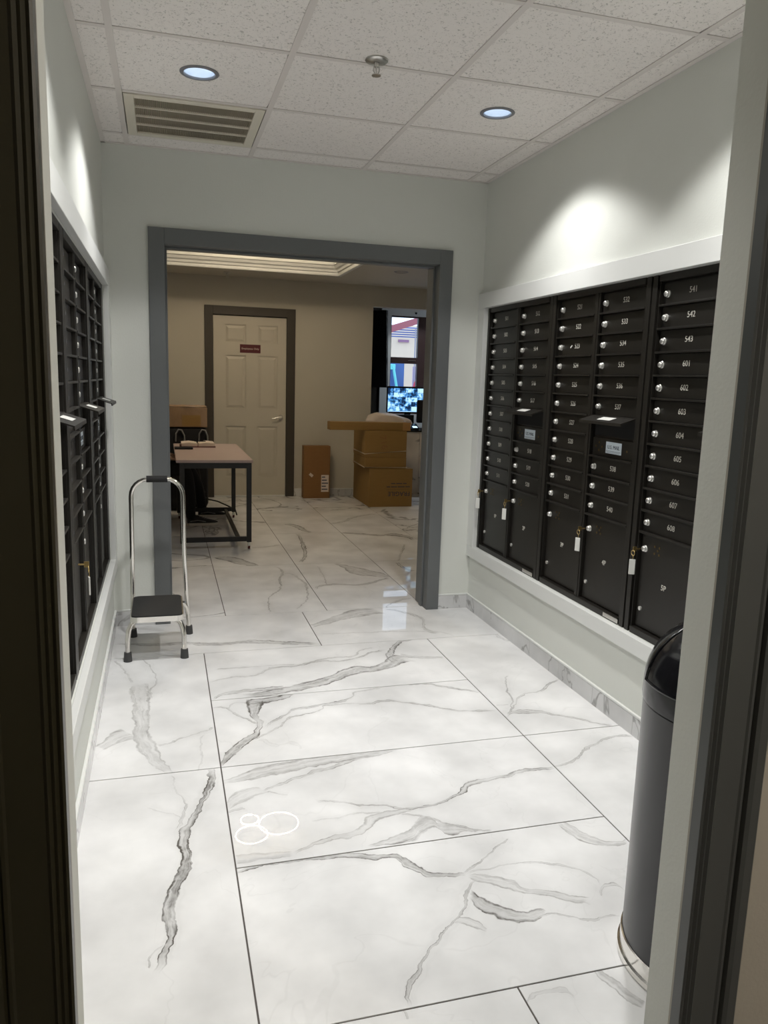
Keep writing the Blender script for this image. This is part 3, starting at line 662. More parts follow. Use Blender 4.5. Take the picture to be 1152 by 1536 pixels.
ceil = struct('ceiling', MB().box((XL-T, YF1-0.06, ZC+0.10), (XR+T, YB+0.05, ZC+0.12)), M['grid'])
GX = [-0.3325+0.6192*i for i in range(4)]
GY = [0.3168+0.6106*i for i in range(-2, 4)]
DOWN_XY = [(GX[i]+0.3096, y) for i in (0, 2) for y in (1.233, 0.012)]
gx = [XL]+GX+[XR]; gy = [YF1]+GY+[YB]
BW = 0.012
vent_cell = (0, 5)
for i, (x0, x1) in enumerate(zip(gx, gx[1:])):
    for j, (y0, y1) in enumerate(zip(gy, gy[1:])):
        a = 0.0 if i else 0.012
        if abs(x0-GX[0]) < 1e-6 and abs(y0-GY[4]) < 1e-6: continue      # the air grille sits here
        cuts = None
        bx0, bx1, by0, by1 = x0+BW*0.9, x1-BW*0.9, y0+BW*0.9, y1-BW*0.9
        lx = [p_ for p_ in DOWN_XY if bx0 < p_[0] < bx1 and by0 < p_[1] < by1]
        if lx: holed_tile(bx0, bx1, by0, by1, ZC+0.002, ZC+0.016, lx[0][0], lx[0][1], 0.066).build('ceiling_tile', M['acoustic'], ceil)
        else: MB().box((bx0, by0, ZC+0.002), (bx1, by1, ZC+0.016), 0.0012).build('ceiling_tile', M['acoustic'], ceil)
for x in GX:
    MB().box((x-BW, YF1, ZC-0.0015), (x+BW, YB, ZC+0.0015), 0.0005).box((x-0.004, YF1, ZC), (x+0.004, YB, ZC+0.03)).build('grid_bar', M['grid'], ceil)
for y in GY:
    for x0, x1 in zip(gx, gx[1:]):
        MB().box((x0+(BW if x0 > XL else 0.0), y-BW, ZC-0.001), (x1-(BW if x1 < XR else 0.0), y+BW, ZC+0.0015), 0.0004).build('grid_bar', M['grid'], ceil)
for lo, hi in (((XL, YF1, ZC-0.002), (XL+0.022, YB, ZC+0.001)), ((XR-0.022, YF1, ZC-0.002), (XR, YB, ZC+0.001)), ((XL, YB-0.018, ZC-0.002), (XR, YB, ZC+0.001)), ((XL, YF1, ZC-0.002), (XR, YF1+0.018, ZC+0.001))):
    MB().box(lo, hi, 0.0004).build('wall_angle', M['grid'], ceil)

# ---- lobby shell
TX0, TX1, TY0, TY1, TZ = -0.75, 1.642, 3.7, 6.27, 3.2
w = MB()
w.box((-2.8, LY0, LC), (TX0, 9.1, LC+0.1)).box((TX1, LY0, LC), (4.35, 9.1, LC+0.1)).box((TX0, LY0, LC), (TX1, TY0, LC+0.1)).box((TX0, TY1, LC), (TX1, 9.1, LC+0.1))
cl = struct('ceiling_lobby', w, M['wall_lobby'])
w = MB()
w.box((TX0-0.1, TY0-0.1, TZ), (TX1+0.1, TY1+0.1, TZ+0.05))
w.box((TX0-0.1, TY0-0.1, LC+0.1), (TX0, TY1+0.1, TZ)).box((TX1, TY0-0.1, LC+0.1), (TX1+0.1, TY1+0.1, TZ)).box((TX0, TY0-0.1, LC+0.1), (TX1, TY0, TZ)).box((TX0, TY1, LC+0.1), (TX1, TY1+0.1, TZ))
w.build('tray_recess', M['white_trim'], cl)
# stepped moulding round the tray
cp = [(-0.020, -0.014), (0.0, -0.014), (0.0, -0.002), (0.014, 0.0), (0.016, 0.022), (0.030, 0.030), (0.046, 0.055), (0.052, 0.075), (0.066, 0.080), (0.068, 0.098), (0.0, 0.098), (0.0, 0.0), (-0.020, 0.0)]
cp = [(-0.030, -0.010), (0.006, -0.010), (0.010, 0.0), (0.010, 0.020), (0.024, 0.026), (0.030, 0.048), (0.048, 0.060), (0.060, 0.086), (0.074, 0.090), (0.074, 0.104), (-0.0005, 0.104), (-0.0005, -0.0005), (-0.030, -0.0005)]
def moulding(parent):
    for a in range(4):
        b = MB()
        cor = [(TX0, TY0), (TX1, TY0), (TX1, TY1), (TX0, TY1)]
        p, q = cor[a], cor[(a+1) % 4]
        cx, cy = (TX0+TX1)/2, (TY0+TY1)/2
        A = []; Bq = []
        for o, z in cp:
            sx = lambda pt: (pt[0]+o*(1 if pt[0] < cx else -1), pt[1]+o*(1 if pt[1] < cy else -1), LC+z)
            A.append(b.bm.verts.new(sx(p))); Bq.append(b.bm.verts.new(sx(q)))
        n = len(cp)
        for i in range(n): b.bm.faces.new((A[i], A[(i+1) % n], Bq[(i+1) % n], Bq[i]))
        b.bm.faces.new(A[::-1]); b.bm.faces.new(Bq)
        b.build('crown_moulding', M['white_trim'], parent, smooth=20)
moulding(cl)
w = MB()
FX0, FX1, FZ = 0.375, 1.203, 2.062
w.box((-2.8, LY1, -0.01), (FX0-0.012, LY1+0.13, LC+0.02)).box((FX1+0.012, LY1, -0.01), (2.22, LY1+0.13, LC+0.02)).box((FX0-0.012, LY1, FZ+0.012), (FX1+0.012, LY1+0.13, LC+0.02)).box((2.22, LY1, 2.24), (4.2, LY1+0.13, LC+0.02))
struct('wall_lobby_far', w, M['wall_lobby'])
struct('wall_lobby_left', MB().box((-2.95, YB+0.1, -0.01), (-2.8, 9.1, LC+0.02)), M['wall_lobby'])
struct('wall_lobby_right', MB().box((4.2, YB+0.1, -0.01), (4.35, 7.15, LC+0.02)).box((4.2, 7.15, -0.01), (4.35, 7.95, 0.5)).box((4.2, 7.15, 2.3), (4.35, 7.95, LC+0.02)).box((4.2, 7.95, -0.01), (4.35, 9.1, LC+0.02)), M['wall_lobby'])
w = MB()
w.box((-2.8, 9.0, -0.01), (2.66, 9.1, LC+0.02))                       # recess behind the lobby
w.box((2.60, 8.0, -0.01), (2.66, 9.0, LC))
WX0_, WX1_, WZ0_, WZ1_ = 2.735, 4.05, 0.95, 2.235
w.box((2.60, 7.97, -0.01), (WX0_, 8.12, LC)).box((WX1_, 7.97, -0.01), (4.2, 8.12, LC)).box((WX0_, 7.97, -0.01), (WX1_, 8.12, WZ0_)).box((WX0_, 7.97, WZ1_), (WX1_, 8.12, LC))
struct('wall_reception', w, M['white_trim'])

# ---- far door
d1 = tag(thing('door_1', None, None, (FX0, LY1, 0)), kind='structure')
b = MB()
dx = lambda f: FX0+f
stx = [(0.0, 0.13), (0.365, 0.497), (0.725, 0.828)]
zr = [(0.012, 0.235), (0.82, 1.02), (1.62, 1.76), (1.96, 2.058)]
YD = LY1+0.012
xe = [0.003, 0.13, 0.365, 0.497, 0.725, 0.825]
ze = [0.012, 0.235, 0.82, 1.02, 1.62, 1.76, 1.96, 2.055]
gv = {(i, j, k): b.bm.verts.new((dx(x), YD+(0.0 if k == 0 else 0.012), z)) for i, x in enumerate(xe) for j, z in enumerate(ze) for k in (0, 1)}
hole = lambda i, j: i in (1, 3) and j in (1, 3, 5)
for i in range(5):
    for j in range(7):
        if not hole(i, j): b.bm.faces.new([gv[i, j, 0], gv[i+1, j, 0], gv[i+1, j+1, 0], gv[i, j+1, 0]])
        else:
            q_ = [(i, j), (i+1, j), (i+1, j+1), (i, j+1)]
            for m_ in range(4):
                (a0, c0), (a1, c1) = q_[m_], q_[(m_+1) % 4]
                b.bm.faces.new([gv[a0, c0, 0], gv[a1, c1, 0], gv[a1, c1, 1], gv[a0, c0, 1]])
b.box((dx(0.003), YD+0.0305, 0.012), (dx(0.825), YD+0.045, 2.055))
b.quad((dx(0.003), YD, 0.012), (dx(0.003), YD+0.0305, 0.012), (dx(0.003), YD+0.0305, 2.055), (dx(0.003), YD, 2.055))
b.quad((dx(0.825), YD, 0.012), (dx(0.825), YD+0.0305, 0.012), (dx(0.825), YD+0.0305, 2.055), (dx(0.825), YD, 2.055))
b.quad((dx(0.003), YD, 2.055), (dx(0.003), YD+0.0305, 2.055), (dx(0.825), YD+0.0305, 2.055), (dx(0.825), YD, 2.055))
bmesh.ops.delete(b.bm, geom=[v for v in b.bm.verts if not v.link_faces], context='VERTS')
b.build('door_leaf', M['door'], d1)
for a, c in ((0.13, 0.365), (0.497, 0.725)):
    for z0, z1 in ((0.235, 0.82), (1.02, 1.62), (1.76, 1.96)):
        p = MB().box((dx(a)+0.001, YD+0.012, z0+0.001), (dx(c)-0.001, YD+0.03, z1-0.001))
        m_ = 0.028
        p.bm.verts.ensure_lookup_table()
        q = MB()
        A = [(dx(a)+0.012, YD+0.012, z0+0.012), (dx(c)-0.012, YD+0.012, z0+0.012), (dx(c)-0.012, YD+0.012, z1-0.012), (dx(a)+0.012, YD+0.012, z1-0.012)]
        Bq = [(dx(a)+m_+0.012, YD+0.003, z0+m_+0.012), (dx(c)-m_-0.012, YD+0.003, z0+m_+0.012), (dx(c)-m_-0.012, YD+0.003, z1-m_-0.012), (dx(a)+m_+0.012, YD+0.003, z1-m_-0.012)]
        for i in range(4): p.quad(A[i], A[(i+1) % 4], Bq[(i+1) % 4], Bq[i])
        p.quad(*Bq)
        q.bm.free()
        p.build('door_panel', M['door'], d1)
MB().box((FX0-0.093, LY1-0.018, 0), (FX0-0.001, LY1, FZ+0.095), 0.002).build('door_casing', M['casing_far'], d1)
MB().box((FX1+0.001, LY1-0.018, 0), (FX1+0.097, LY1, FZ+0.095), 0.002).build('door_casing', M['casing_far'], d1)
MB().box((FX0-0.001, LY1-0.018, FZ+0.001), (FX1+0.001, LY1, FZ+0.095), 0.002).build('door_casing', M['casing_far'], d1)
MB().box((FX0-0.012, LY1, 0), (FX0, LY1+0.13, FZ+0.012)).box((FX1, LY1, 0), (FX1+0.012, LY1+0.13, FZ+0.012)).box((FX0, LY1, FZ), (FX1, LY1+0.13, FZ+0.012)).build('door_jamb', M['casing_far'], d1)
hd = MB().cyl((dx(0.765), YD, 0.93), (dx(0.765), YD-0.008, 0.93), 0.028, seg=20).cyl((dx(0.765), YD-0.006, 0.93), (dx(0.765), YD-0.045, 0.93), 0.010, seg=12).tube([(dx(0.772), YD-0.045, 0.93), (dx(0.72), YD-0.048, 0.928), (dx(0.66), YD-0.044, 0.915)], [0.011, 0.010, 0.008], 10)
hd.build('door_handle', M['chrome'], d1, smooth=40)
MB().box((FX0+0.004, YD-0.006, 0.001), (FX1-0.004, YD+0.03, 0.017), 0.002).build('leak_light_strip', M['white_trim'], d1)  # white strip stands in for light leaking under the door
ds = tag(thing('door_sign', 'small maroon Employees Only plaque on the cream panelled door', 'sign', (0.789, YD, 1.698)))
MB().box((0.673, YD-0.004, 1.652), (0.905, YD-0.0005, 1.745), 0.001).build('plaque', M['maroon'], ds)
text_part('lettering', 'Employees Only', 0.030, M['paper'], ds, (0, -0.0045, 0.0))

# ---- reception window
w1 = tag(thing('window_1', None, None, (WX0_, 8.0, WZ0_)), kind='structure')
def wbar(x0, x1, z0, z1, y0=7.99, y1=8.05): MB().box((x0, y0, z0), (x1, y1, z1), 0.003).build('window_frame', M['winframe'], w1)
wbar(WX0_, WX0_+0.012, WZ0_, WZ1_); wbar(3.115, 3.225, WZ0_, WZ1_, 7.985); wbar(WX1_-0.03, WX1_, WZ0_, WZ1_)
for xa, xb in ((WX0_+0.012, 3.115), (3.225, WX1_-0.03)):
    wbar(xa, xb, WZ0_, WZ0_+0.05); wbar(xa, xb, WZ1_-0.018, WZ1_); wbar(xa, xb, 1.619, 1.70, 7.985)
gl, gnt, gb = new_mat('clear_window_glass')
gb.inputs['Base Color'].default_value = (1, 1, 1, 1); gb.inputs['Roughness'].default_value = 0.0; gb.inputs['Transmission Weight'].default_value = 1.0; gb.inputs['IOR'].default_value = 1.01
for xa, xb in ((WX0_+0.012, 3.115), (3.225, WX1_-0.03)):
    for za, zb in ((WZ0_+0.05, 1.619), (1.70, WZ1_-0.018)):
        MB().box((xa, 8.02, za), (xb, 8.023, zb)).build('pane', gl, w1)
w2 = tag(thing('fill_window', None, None, (4.2, 7.55, 0.9)), kind='structure')  # added unseen window, lets sky light onto the reception pier
for lo_, hi_ in (((4.24, 7.15, 0.5), (4.30, 7.19, 2.3)), ((4.24, 7.91, 0.5), (4.30, 7.95, 2.3)), ((4.24, 7.19, 0.5), (4.30, 7.91, 0.54)), ((4.24, 7.19, 2.26), (4.30, 7.91, 2.3)), ((4.24, 7.19, 1.62), (4.30, 7.91, 1.67))):
    MB().box(lo_, hi_, 0.003).build('window_frame', M['winframe'], w2)
for za, zb in ((0.54, 1.62), (1.67, 2.26)): MB().box((4.268, 7.19, za), (4.271, 7.91, zb)).build('pane', gl, w2)
MB().box((WX0_+0.25, 7.975, 1.655), (3.09, 7.985, 1.665)).build('sash_handle', M['steel'], w1)

# ================================================================ LIGHT FITTINGS
def downlight(label, x, y, z, lit=True, r=0.068, group=None, watts=None, col=(1.0, 0.99, 0.97)):
    t = thing('downlight', label, 'ceiling light', (x, y, z), group)
    MB().lathe([(r-0.010, 0.004), (r-0.008, -0.0035), (r+0.002, -0.0035), (r+0.006, -0.001), (r+0.006, 0.001)], (x, y, z), 40).build('trim_ring', M['lamp_ring'], t, smooth=40)
    MB().lathe([(r-0.010, 0.004), (r-0.011, 0.022), (r-0.015, 0.040)], (x, y, z), 40).build('reflector', M['reflector'], t, smooth=40)
    MB().lathe([(r-0.015, 0.040), (0.02, 0.041), (0.0, 0.041)], (x, y, z), 40).build('lens', M['lens_on'] if lit else M['lens_off'], t)
    if lit:
        ld = bpy.data.lights.new('downlight_lamp', 'SPOT')
        ld.energy = watts or DOWNLIGHT_W; ld.color = col
        ld.spot_size = math.radians(126); ld.spot_blend = 0.25; ld.shadow_soft_size = 0.04
        # beam of a recessed can: strong centre, weak flood, cut off by the can's rim
        ld.use_nodes = True
        nt = ld.node_tree
        e = nt.nodes['Emission']
        tcn = N(nt, 'ShaderNodeTexCoord'); sx_ = N(nt, 'ShaderNodeSeparateXYZ')
        nt.links.new(tcn.outputs['Normal'], sx_.inputs[0])
        ab = N(nt, 'ShaderNodeMath', operation='ABSOLUTE'); nt.links.new(sx_.outputs['Z'], ab.inputs[0])
        cut = N(nt, 'ShaderNodeMapRange'); cut.interpolation_type = 'SMOOTHSTEP'
        cut.inputs['From Min'].default_value = 0.47; cut.inputs['From Max'].default_value = 0.66; cut.inputs['To Max'].default_value = 0.185
        nt.links.new(ab.outputs[0], cut.inputs['Value'])
        t1 = N(nt, 'ShaderNodeMapRange'); t1.inputs['From Min'].default_value = 0.5; t1.inputs['From Max'].default_value = 1.0
        nt.links.new(ab.outputs[0], t1.inputs['Value'])
        pw = N(nt, 'ShaderNodeMath', operation='POWER'); pw.inputs[1].default_value = 2.9; nt.links.new(t1.outputs['Result'], pw.inputs[0])
        sm = N(nt, 'ShaderNodeMath', operation='MULTIPLY_ADD'); sm.inputs[1].default_value = 0.50
        nt.links.new(pw.outputs[0], sm.inputs[0]); nt.links.new(cut.outputs['Result'], sm.inputs[2])
        nt.links.new(sm.outputs[0], e.inputs['Strength'])
        lo = bpy.data.objects.new('downlight_lamp', ld); COL.objects.link(lo)
        lo.parent = t; lo.location = (0, 0, -0.012)
    return t
LXs = (GX[0]+0.3096, GX[2]+0.3096)
downlight('recessed downlight in front of the air grille', LXs[0], 1.233, ZC)
downlight('recessed downlight beside the right wall above the mailboxes', LXs[1], 1.233, ZC)
downlight('recessed downlight near the hall opening, left side', LXs[0], 0.012, ZC)
downlight('recessed downlight near the hall opening, right side', LXs[1], 0.012, ZC)
downlight('unlit recessed downlight in the lobby ceiling above the cartons', 2.163, 5.706, LC, lit=False)
downlight('unseen downlight added in the reception ceiling to light the television wall', 3.15, 7.45, LC-0.045, watts=55.0, col=(0.85, 0.93, 1.0))  # added lamp out of view, brightens the television wall and pier
hl = thing('hall_fill_lamp', 'unseen fill lamp added under the hall ceiling', 'ceiling light', (1.3, -2.7, 2.5))  # added unseen lamp that lightens the near casing and hall wall
MB().lathe([(0.0, -0.03), (0.09, -0.025), (0.12, 0.0)], (1.3, -2.7, 2.5), 32).build('shade', M['lens_off'], hl, smooth=40)
ld = bpy.data.lights.new('hall_fill_bulb', 'POINT'); ld.energy = HALL_FILL_W; ld.color = (1.0, 0.93, 0.82); ld.shadow_soft_size = 0.08
lo = bpy.data.objects.new('hall_fill_bulb', ld); COL.objects.link(lo); lo.parent = hl; lo.location = (0, 0, -0.13)

# ring chandelier in the lobby tray (seen mirrored in the floor)
ch = thing('ring_chandelier', 'chandelier of warm lit rings hanging in the lobby ceiling recess', 'chandelier', (0.70, 5.0, TZ))
for cx, cy, cz, r in ((0.862, 5.0, 2.99, 0.195), (0.572, 4.98, 2.90, 0.088), (0.578, 4.84, 2.975, 0.153)):
    n = 40
    MB().tube([(cx+r*math.cos(2*math.pi*k/n), cy+r*math.sin(2*math.pi*k/n), cz) for k in range(n)], 0.0030, 8, closed=True).build('ring', M['ring_on'], ch, smooth=60)
    for k in range(3):
        a = 2*math.pi*k/3+0.5
        MB().cyl((cx+r*math.cos(a), cy+r*math.sin(a), cz+0.008), (0.70+0.02*math.cos(a), 5.0+0.02*math.sin(a), TZ-0.02), 0.0012, seg=6).build('cable', M['chrome'], ch)
MB().cyl((0.70, 5.0, TZ-0.03), (0.70, 5.0, TZ), 0.08, seg=24).build('canopy', M['chrome'], ch, smooth=40)

# sprinklers
def sprinkler(label, x, y, z):
    t = thing('sprinkler', label, 'sprinkler', (x, y, z), 'ceiling sprinklers')
    MB().lathe([(0.010, 0.002), (0.040, 0.002), (0.042, -0.003), (0.036, -0.008), (0.012, -0.010)], (x, y, z), 28).build('escutcheon', M['steel'], t, smooth=40)
    MB().cyl((x, y, z-0.008), (x, y, z-0.024), 0.010, 0.008, seg=12).tube([(x-0.010, y, z-0.022), (x-0.011, y, z-0.036), (x-0.003, y, z-0.050)], 0.0025, 6).tube([(x+0.010, y, z-0.022), (x+0.011, y, z-0.036), (x+0.003, y, z-0.050)], 0.0025, 6).cyl((x, y, z-0.024), (x, y, z-0.046), 0.0022, seg=8).build('frame', M['steel'], t, smooth=40)
    MB().cyl((x, y, z-0.050), (x, y, z-0.053), 0.017, seg=18).build('deflector', M['steel'], t)
sprinkler('pendent sprinkler with a chrome plate in the mail room ceiling', 0.584, 0.877, ZC)
sprinkler('small sprinkler in the lobby ceiling above the cream door', 0.506, 6.617, LC)

# air grille
vx0, vx1, vy0, vy1 = GX[0]+0.016, GX[1]-0.016, GY[4]+0.016, GY[5]-0.016
vg = thing('air_grille', 'cream return air grille set in the ceiling grid', 'vent', ((vx0+vx1)/2, (vy0+vy1)/2, ZC))
fw = 0.042
MB().box((vx0, vy0, ZC-0.006), (vx0+fw, vy1, ZC+0.004), 0.002).box((vx1-fw, vy0, ZC-0.006), (vx1, vy1, ZC+0.004), 0.002).box((vx0+fw, vy0, ZC-0.006), (vx1-fw, vy0+fw, ZC+0.004), 0.002).box((vx0+fw, vy1-fw, ZC-0.006), (vx1-fw, vy1, ZC+0.004), 0.002).build('grille_frame', M['cream'], vg)
MB().box((vx0, vy0, ZC+0.05), (vx1, vy1, ZC+0.055)).box((vx0, vy0, ZC+0.004), (vx0+0.003, vy1, ZC+0.05)).box((vx1-0.003, vy0, ZC+0.004), (vx1, vy1, ZC+0.05)).box((vx0, vy0, ZC+0.004), (vx1, vy0+0.003, ZC+0.05)).box((vx0, vy1-0.003, ZC+0.004), (vx1, vy1, ZC+0.05)).build('duct_box', M['fin'], vg)
dv = (vy1-vy0-2*fw)/4
for k in range(1, 4):
    y = vy0+fw+dv*k
    MB().box((vx0+fw, y-0.004, ZC-0.004), (vx1-fw, y+0.004, ZC+0.006), 0.001).build('grille_bar', M['cream'], vg)
fins = MB()
nf = 62
for k in range(nf):
    x = vx0+fw+(vx1-vx0-2*fw)*(k+0.5)/nf
    fins.prism([(x-0.0018, ZC+0.002), (x+0.0010, ZC+0.002), (x+0.0040, ZC+0.016), (x+0.0012, ZC+0.016)], 1, vy0+fw, vy1-fw)
fo = fins.build('fins', M['fin'], vg); fo['kind'] = 'stuff'

# ================================================================ MAILBOXES
# local axes of a bank: x to the viewer's right, y into the wall, z up from MZ0; y = 0 is the wall face
UW, CW, MID = 0.711, 0.335, 0.041
RP = 0.0883
ZT = 1.800-MZ0
ZP = ZT-11*RP
DOORY = 0.026
me_door = MB().box((-CW/2+0.004, 0, -RP/2+0.0045), (CW/2-0.004, 0.008, RP/2-0.0065), 0.0012).mesh('door')
me_parcel = MB().box((-CW/2+0.006, 0, -0.195), (CW/2-0.006, 0.008, 0.189), 0.0015).mesh('parcel_door')
me_shelf = MB().box((-CW/2, -0.017, -0.0045), (CW/2, 0.010, 0.0030), 0.0008).mesh('shelf_bar')
lk = MB().lathe([(0.0140, -0.001), (0.0140, 0.004), (0.0118, 0.006), (0.0112, 0.012), (0.0085, 0.0152), (0.004, 0.0164), (0.0, 0.0165)], seg=20)
for v in lk.bm.verts: v.co = Vector((v.co.x, -v.co.z, v.co.y))
me_lock = lk.mesh('lock', 40)
me_slot = MB().box((-0.0010, -0.0172, -0.0045), (0.0010, -0.0155, 0.0045)).mesh('keyhole')
me_lock2 = MB().cyl((0, 0.001, 0), (0, -0.006, 0), 0.0088, seg=18).mesh('lock', 40)
me_bolt = MB().cyl((0, 0.001, 0), (0, -0.0015, 0), 0.0050, seg=12).mesh('bolt', 40)
for me, k in ((me_door, 'bronze'), (me_parcel, 'bronze'), (me_shelf, 'bronze'), (me_lock, 'lock'), (me_slot, 'ink'), (me_lock2, 'lock'), (me_bolt, 'bolt')): me.materials.append(M[k])

def mail_bank(label, x, y, rz, nums_l=None, nums_r=None, parcels=('', ''), plate=False, S_=0.0412):
    t = thing('mailbox_bank', label, 'mailbox bank', (x, y, MZ0), 'mailbox banks', rz)
    H = MZ1-MZ0
    def part(mb, name, mat, par=None, sm=0): return mb.build(name, mat, par or t, sm, local=True)
    part(MB().box((-S_, 0.034, 0), (UW+S_, 0.13, H)), 'body', M['bronze'])
    fr = MB()
    fr.box((-S_+0.001, 0.005, 0.001), (-0.012, 0.036, H-0.001), 0.0015).box((UW+0.012, 0.005, 0.001), (UW+S_-0.001, 0.036, H-0.001), 0.0015)
    fr.box((-0.012, 0.030, 0.001), (-0.004, 0.036, H-0.001)).box((-0.004, 0.012, 0.028), (0, 0.036, ZT)).box((UW, 0.012, 0.028), (UW+0.004, 0.036, ZT)).box((UW+0.004, 0.030, 0.001), (UW+0.012, 0.036, H-0.001))
    fr.box((0, 0.005, 0.001), (UW, 0.036, 0.028), 0.0015).box((0, 0.005, ZT), (UW, 0.036, H-0.001), 0.0015)
    part(fr, 'frame', M['bronze'])
    part(MB().box((CW, 0.012, 0.028), (CW+MID, 0.036, ZT), 0.001).box((CW+0.014, 0.010, 0.028), (CW+MID-0.014, 0.013, ZT)), 'mullion', M['bronze'])
    for c, nums in ((0, nums_l), (1, nums_r)):
        xc = CW/2 + c*(CW+MID)
        k = 0
        for r in range(11):
            zc = ZT-RP*(r+0.5)
            if r > 0 and not (c == 1 and r == 7): raw('shelf_bar', me_shelf, None, t, (xc, DOORY, ZT-RP*r))
            if c == 1 and r in (6, 7): continue
            d = raw('door', me_door, None, t, (xc, DOORY, zc))
            l = raw('lock', me_lock, None, d, (-CW/2+0.034, 0, -0.003))
            raw('keyhole', me_slot, None, d, (-CW/2+0.034, 0, -0.003))
            if nums and k < len(nums):
                text_part('number', nums[k], 0.031, M['number'], d, (0.012, -0.0004, 0.0))
                if nums[k] == '523':
                    g_ = MB().box((-0.010, -0.0006, -0.003), (0.010, 0.0002, 0.003))
                    for v in g_.bm.verts: v.co = Vector((-0.042+v.co.x*0.85-v.co.z*0.5, v.co.y, v.co.x*0.5+v.co.z*0.85))
                    g_.build('scuff_sticker', M['tagw'], d, local=True)
            k += 1
        raw('shelf_bar', me_shelf, None, t, (xc, DOORY, ZP))
        if c == 1:
            z1 = ZT-RP*6
            part(MB().box((xc-CW/2+0.004, DOORY+0.007, z1-RP*0.95), (xc+CW/2-0.004, DOORY+0.0075, z1)), 'slot_opening', M['black_gap'])
            fl = part(MB().prism([(0.020, z1+0.004), (-0.052, z1-0.018), (-0.053, z1-0.030), (-0.049, z1-0.030), (-0.048, z1-0.021), (0.020, z1-0.001)], 0, xc-CW/2+0.003, xc+CW/2-0.003), 'mail_flap', M['bronze'])
            lb = part(MB().prism([(0.000, z1-0.0010), (-0.034, z1-0.0114), (-0.034, z1-0.0110), (0.000, z1-0.0006)], 0, xc-0.05, xc+0.05), 'flap_sticker', M['tagw'], fl)
            pd = raw('mail_door', me_door, None, t, (xc, DOORY, z1-RP*1.5))
            sg = part(MB().box((-0.055, -0.0009, -0.024), (0.065, 0.0005, 0.026)), 'mail_sign', M['sticker'], pd)
            text_part('mail_lettering', 'U.S. MAIL', 0.023, M['ink'], pd, (0.005, -0.0012, 0.003))
            part(MB().box((-0.050, -0.0012, -0.0145), (0.060, -0.0008, -0.013)).box((-0.045, -0.0012, -0.0195), (0.055, -0.0008, -0.0185)), 'sign_rule', M['ink'], pd)
            for bx_, bz_ in ((-0.11, 0.018), (-0.11, -0.016), (-0.085, 0.0), (-0.135, 0.0), (0.105, -0.004)): raw('bolt', me_bolt, None, pd, (bx_, 0, bz_))
        pz = (ZP+0.028)/2+0.002
        p = raw('parcel_door', me_parcel, None, t, (xc, DOORY, pz))
        raw('lock', me_lock, None, p, (-CW/2+0.034, 0, 0.130))
        raw('keyhole', me_slot, None, p, (-CW/2+0.034, 0, 0.130))
        raw('lock', me_lock2, None, p, (-CW/2+0.034, 0, -0.118))
        for bx_, bz_ in ((-0.075, 0.150), (-0.075, 0.122), (-0.045, 0.150), (-0.045, 0.122), (-0.055, 0.137)): raw('bolt', me_bolt, None, p, (bx_, 0, bz_))
        if parcels[c]: text_part('number', parcels[c], 0.031, M['number'], p, (0.0, -0.0004, 0.0))
    if plate:
        part(MB().box((UW-0.11, 0.0042, 0.006), (UW+0.005, 0.0052, 0.024)), 'data_plate', M['steel'])
    return t
R_ = -math.pi/2
num = lambda a, b: [str(i) for i in range(a, b+1)]
mail_bank('dark bronze mailbox bank with doors 501 to 520, in the far right corner', XR, 2.210, R_, num(501, 511), num(512, 520), ('1P', '2P'), True)
mail_bank('dark bronze mailbox bank with doors 521 to 540 on the right wall', XR, 1.4145, R_, num(521, 531), num(532, 540), ('3P', '4P'), True)
mail_bank('dark bronze mailbox bank with doors 541 to 608, behind the trash can', XR, 0.612, R_, num(541, 543)+num(601, 608), None, ('5P', ''))
mail_bank('dark bronze mailbox bank on the left wall, nearest the step stool', XL, 1.405, -R_, S_=0.0492)
mail_bank('dark bronze mailbox bank on the left wall, second from the step stool', XL, 0.595, -R_, S_=0.0492)
mail_bank('dark bronze mailbox bank on the left wall, beside the left hall casing', XL, -0.215, -R_, S_=0.0492)
# bronze filler between the last left bank and the corner
fp = MB().box((XL-0.12, 2.167, MZ0+0.001), (XL-0.005, LYb, MZ1-0.001)).build('filler_panel', M['bronze'])
tag(fp, 'narrow dark bronze filler panel at the back corner of the left mailboxes', 'panel')

# keys with tags hanging from parcel locks
def parcel_key(label, x, y, z, sx, flat=0.5):
    """x,y,z: lock face; sx: direction into the room"""
    t = thing('key', label, 'key', (x, y, z), 'tagged parcel keys')
    kx = x+sx*0.016
    MB().cyl((x+sx*0.012, y, z), (x+sx*0.032, y, z), 0.003, seg=8).box((min(x+sx*0.030, x+sx*0.046), y-0.002, z-0.010), (max(x+sx*0.030, x+sx*0.046), y+0.002, z+0.010), 0.001).build('key_blade', M['brass'], t)
    n = 16; cx = x+sx*0.044; cz = z-0.016
    MB().tube([(cx, y+0.011*math.sin(2*math.pi*k/n), cz+0.011*math.cos(2*math.pi*k/n)) for k in range(n)], 0.0016, 6, closed=True).build('key_ring', M['brass'], t, smooth=60)
    MB().tube([(cx, y, cz-0.010), (cx+0.002, y, cz-0.018), (cx, y, cz-0.026)], 0.0015, 6).build('key_link', M['brass'], t, smooth=60)
    g = MB().box((-0.003, -0.012, -0.062), (0.003, 0.012, 0.0), 0.002)
    c, s = math.cos(flat), math.sin(flat)
    for v in g.bm.verts: v.co = Vector((cx + v.co.x*c - v.co.y*s, y + v.co.x*s + v.co.y*c, cz-0.026+v.co.z))
    g.build('key_tag', M['tagw'], t)
KZ = MZ0+(ZP+0.028)/2+0.002+0.130
kx = XR+DOORY-0.013
for y0, c, lab, fl in ((2.210, 0, 'key with white tag in the parcel lock of door 1P', 0.9), (2.210, 1, 'key with white tag in the parcel lock of door 2P', 0.7), (1.416, 1, 'key with white tag in the parcel lock of door 4P', 0.5), (0.612, 0, 'key with white tag in the parcel lock of door 5P', 1.1)):
    parcel_key(lab, kx, y0-(0.034+c*(CW+MID)), KZ, -1, fl)
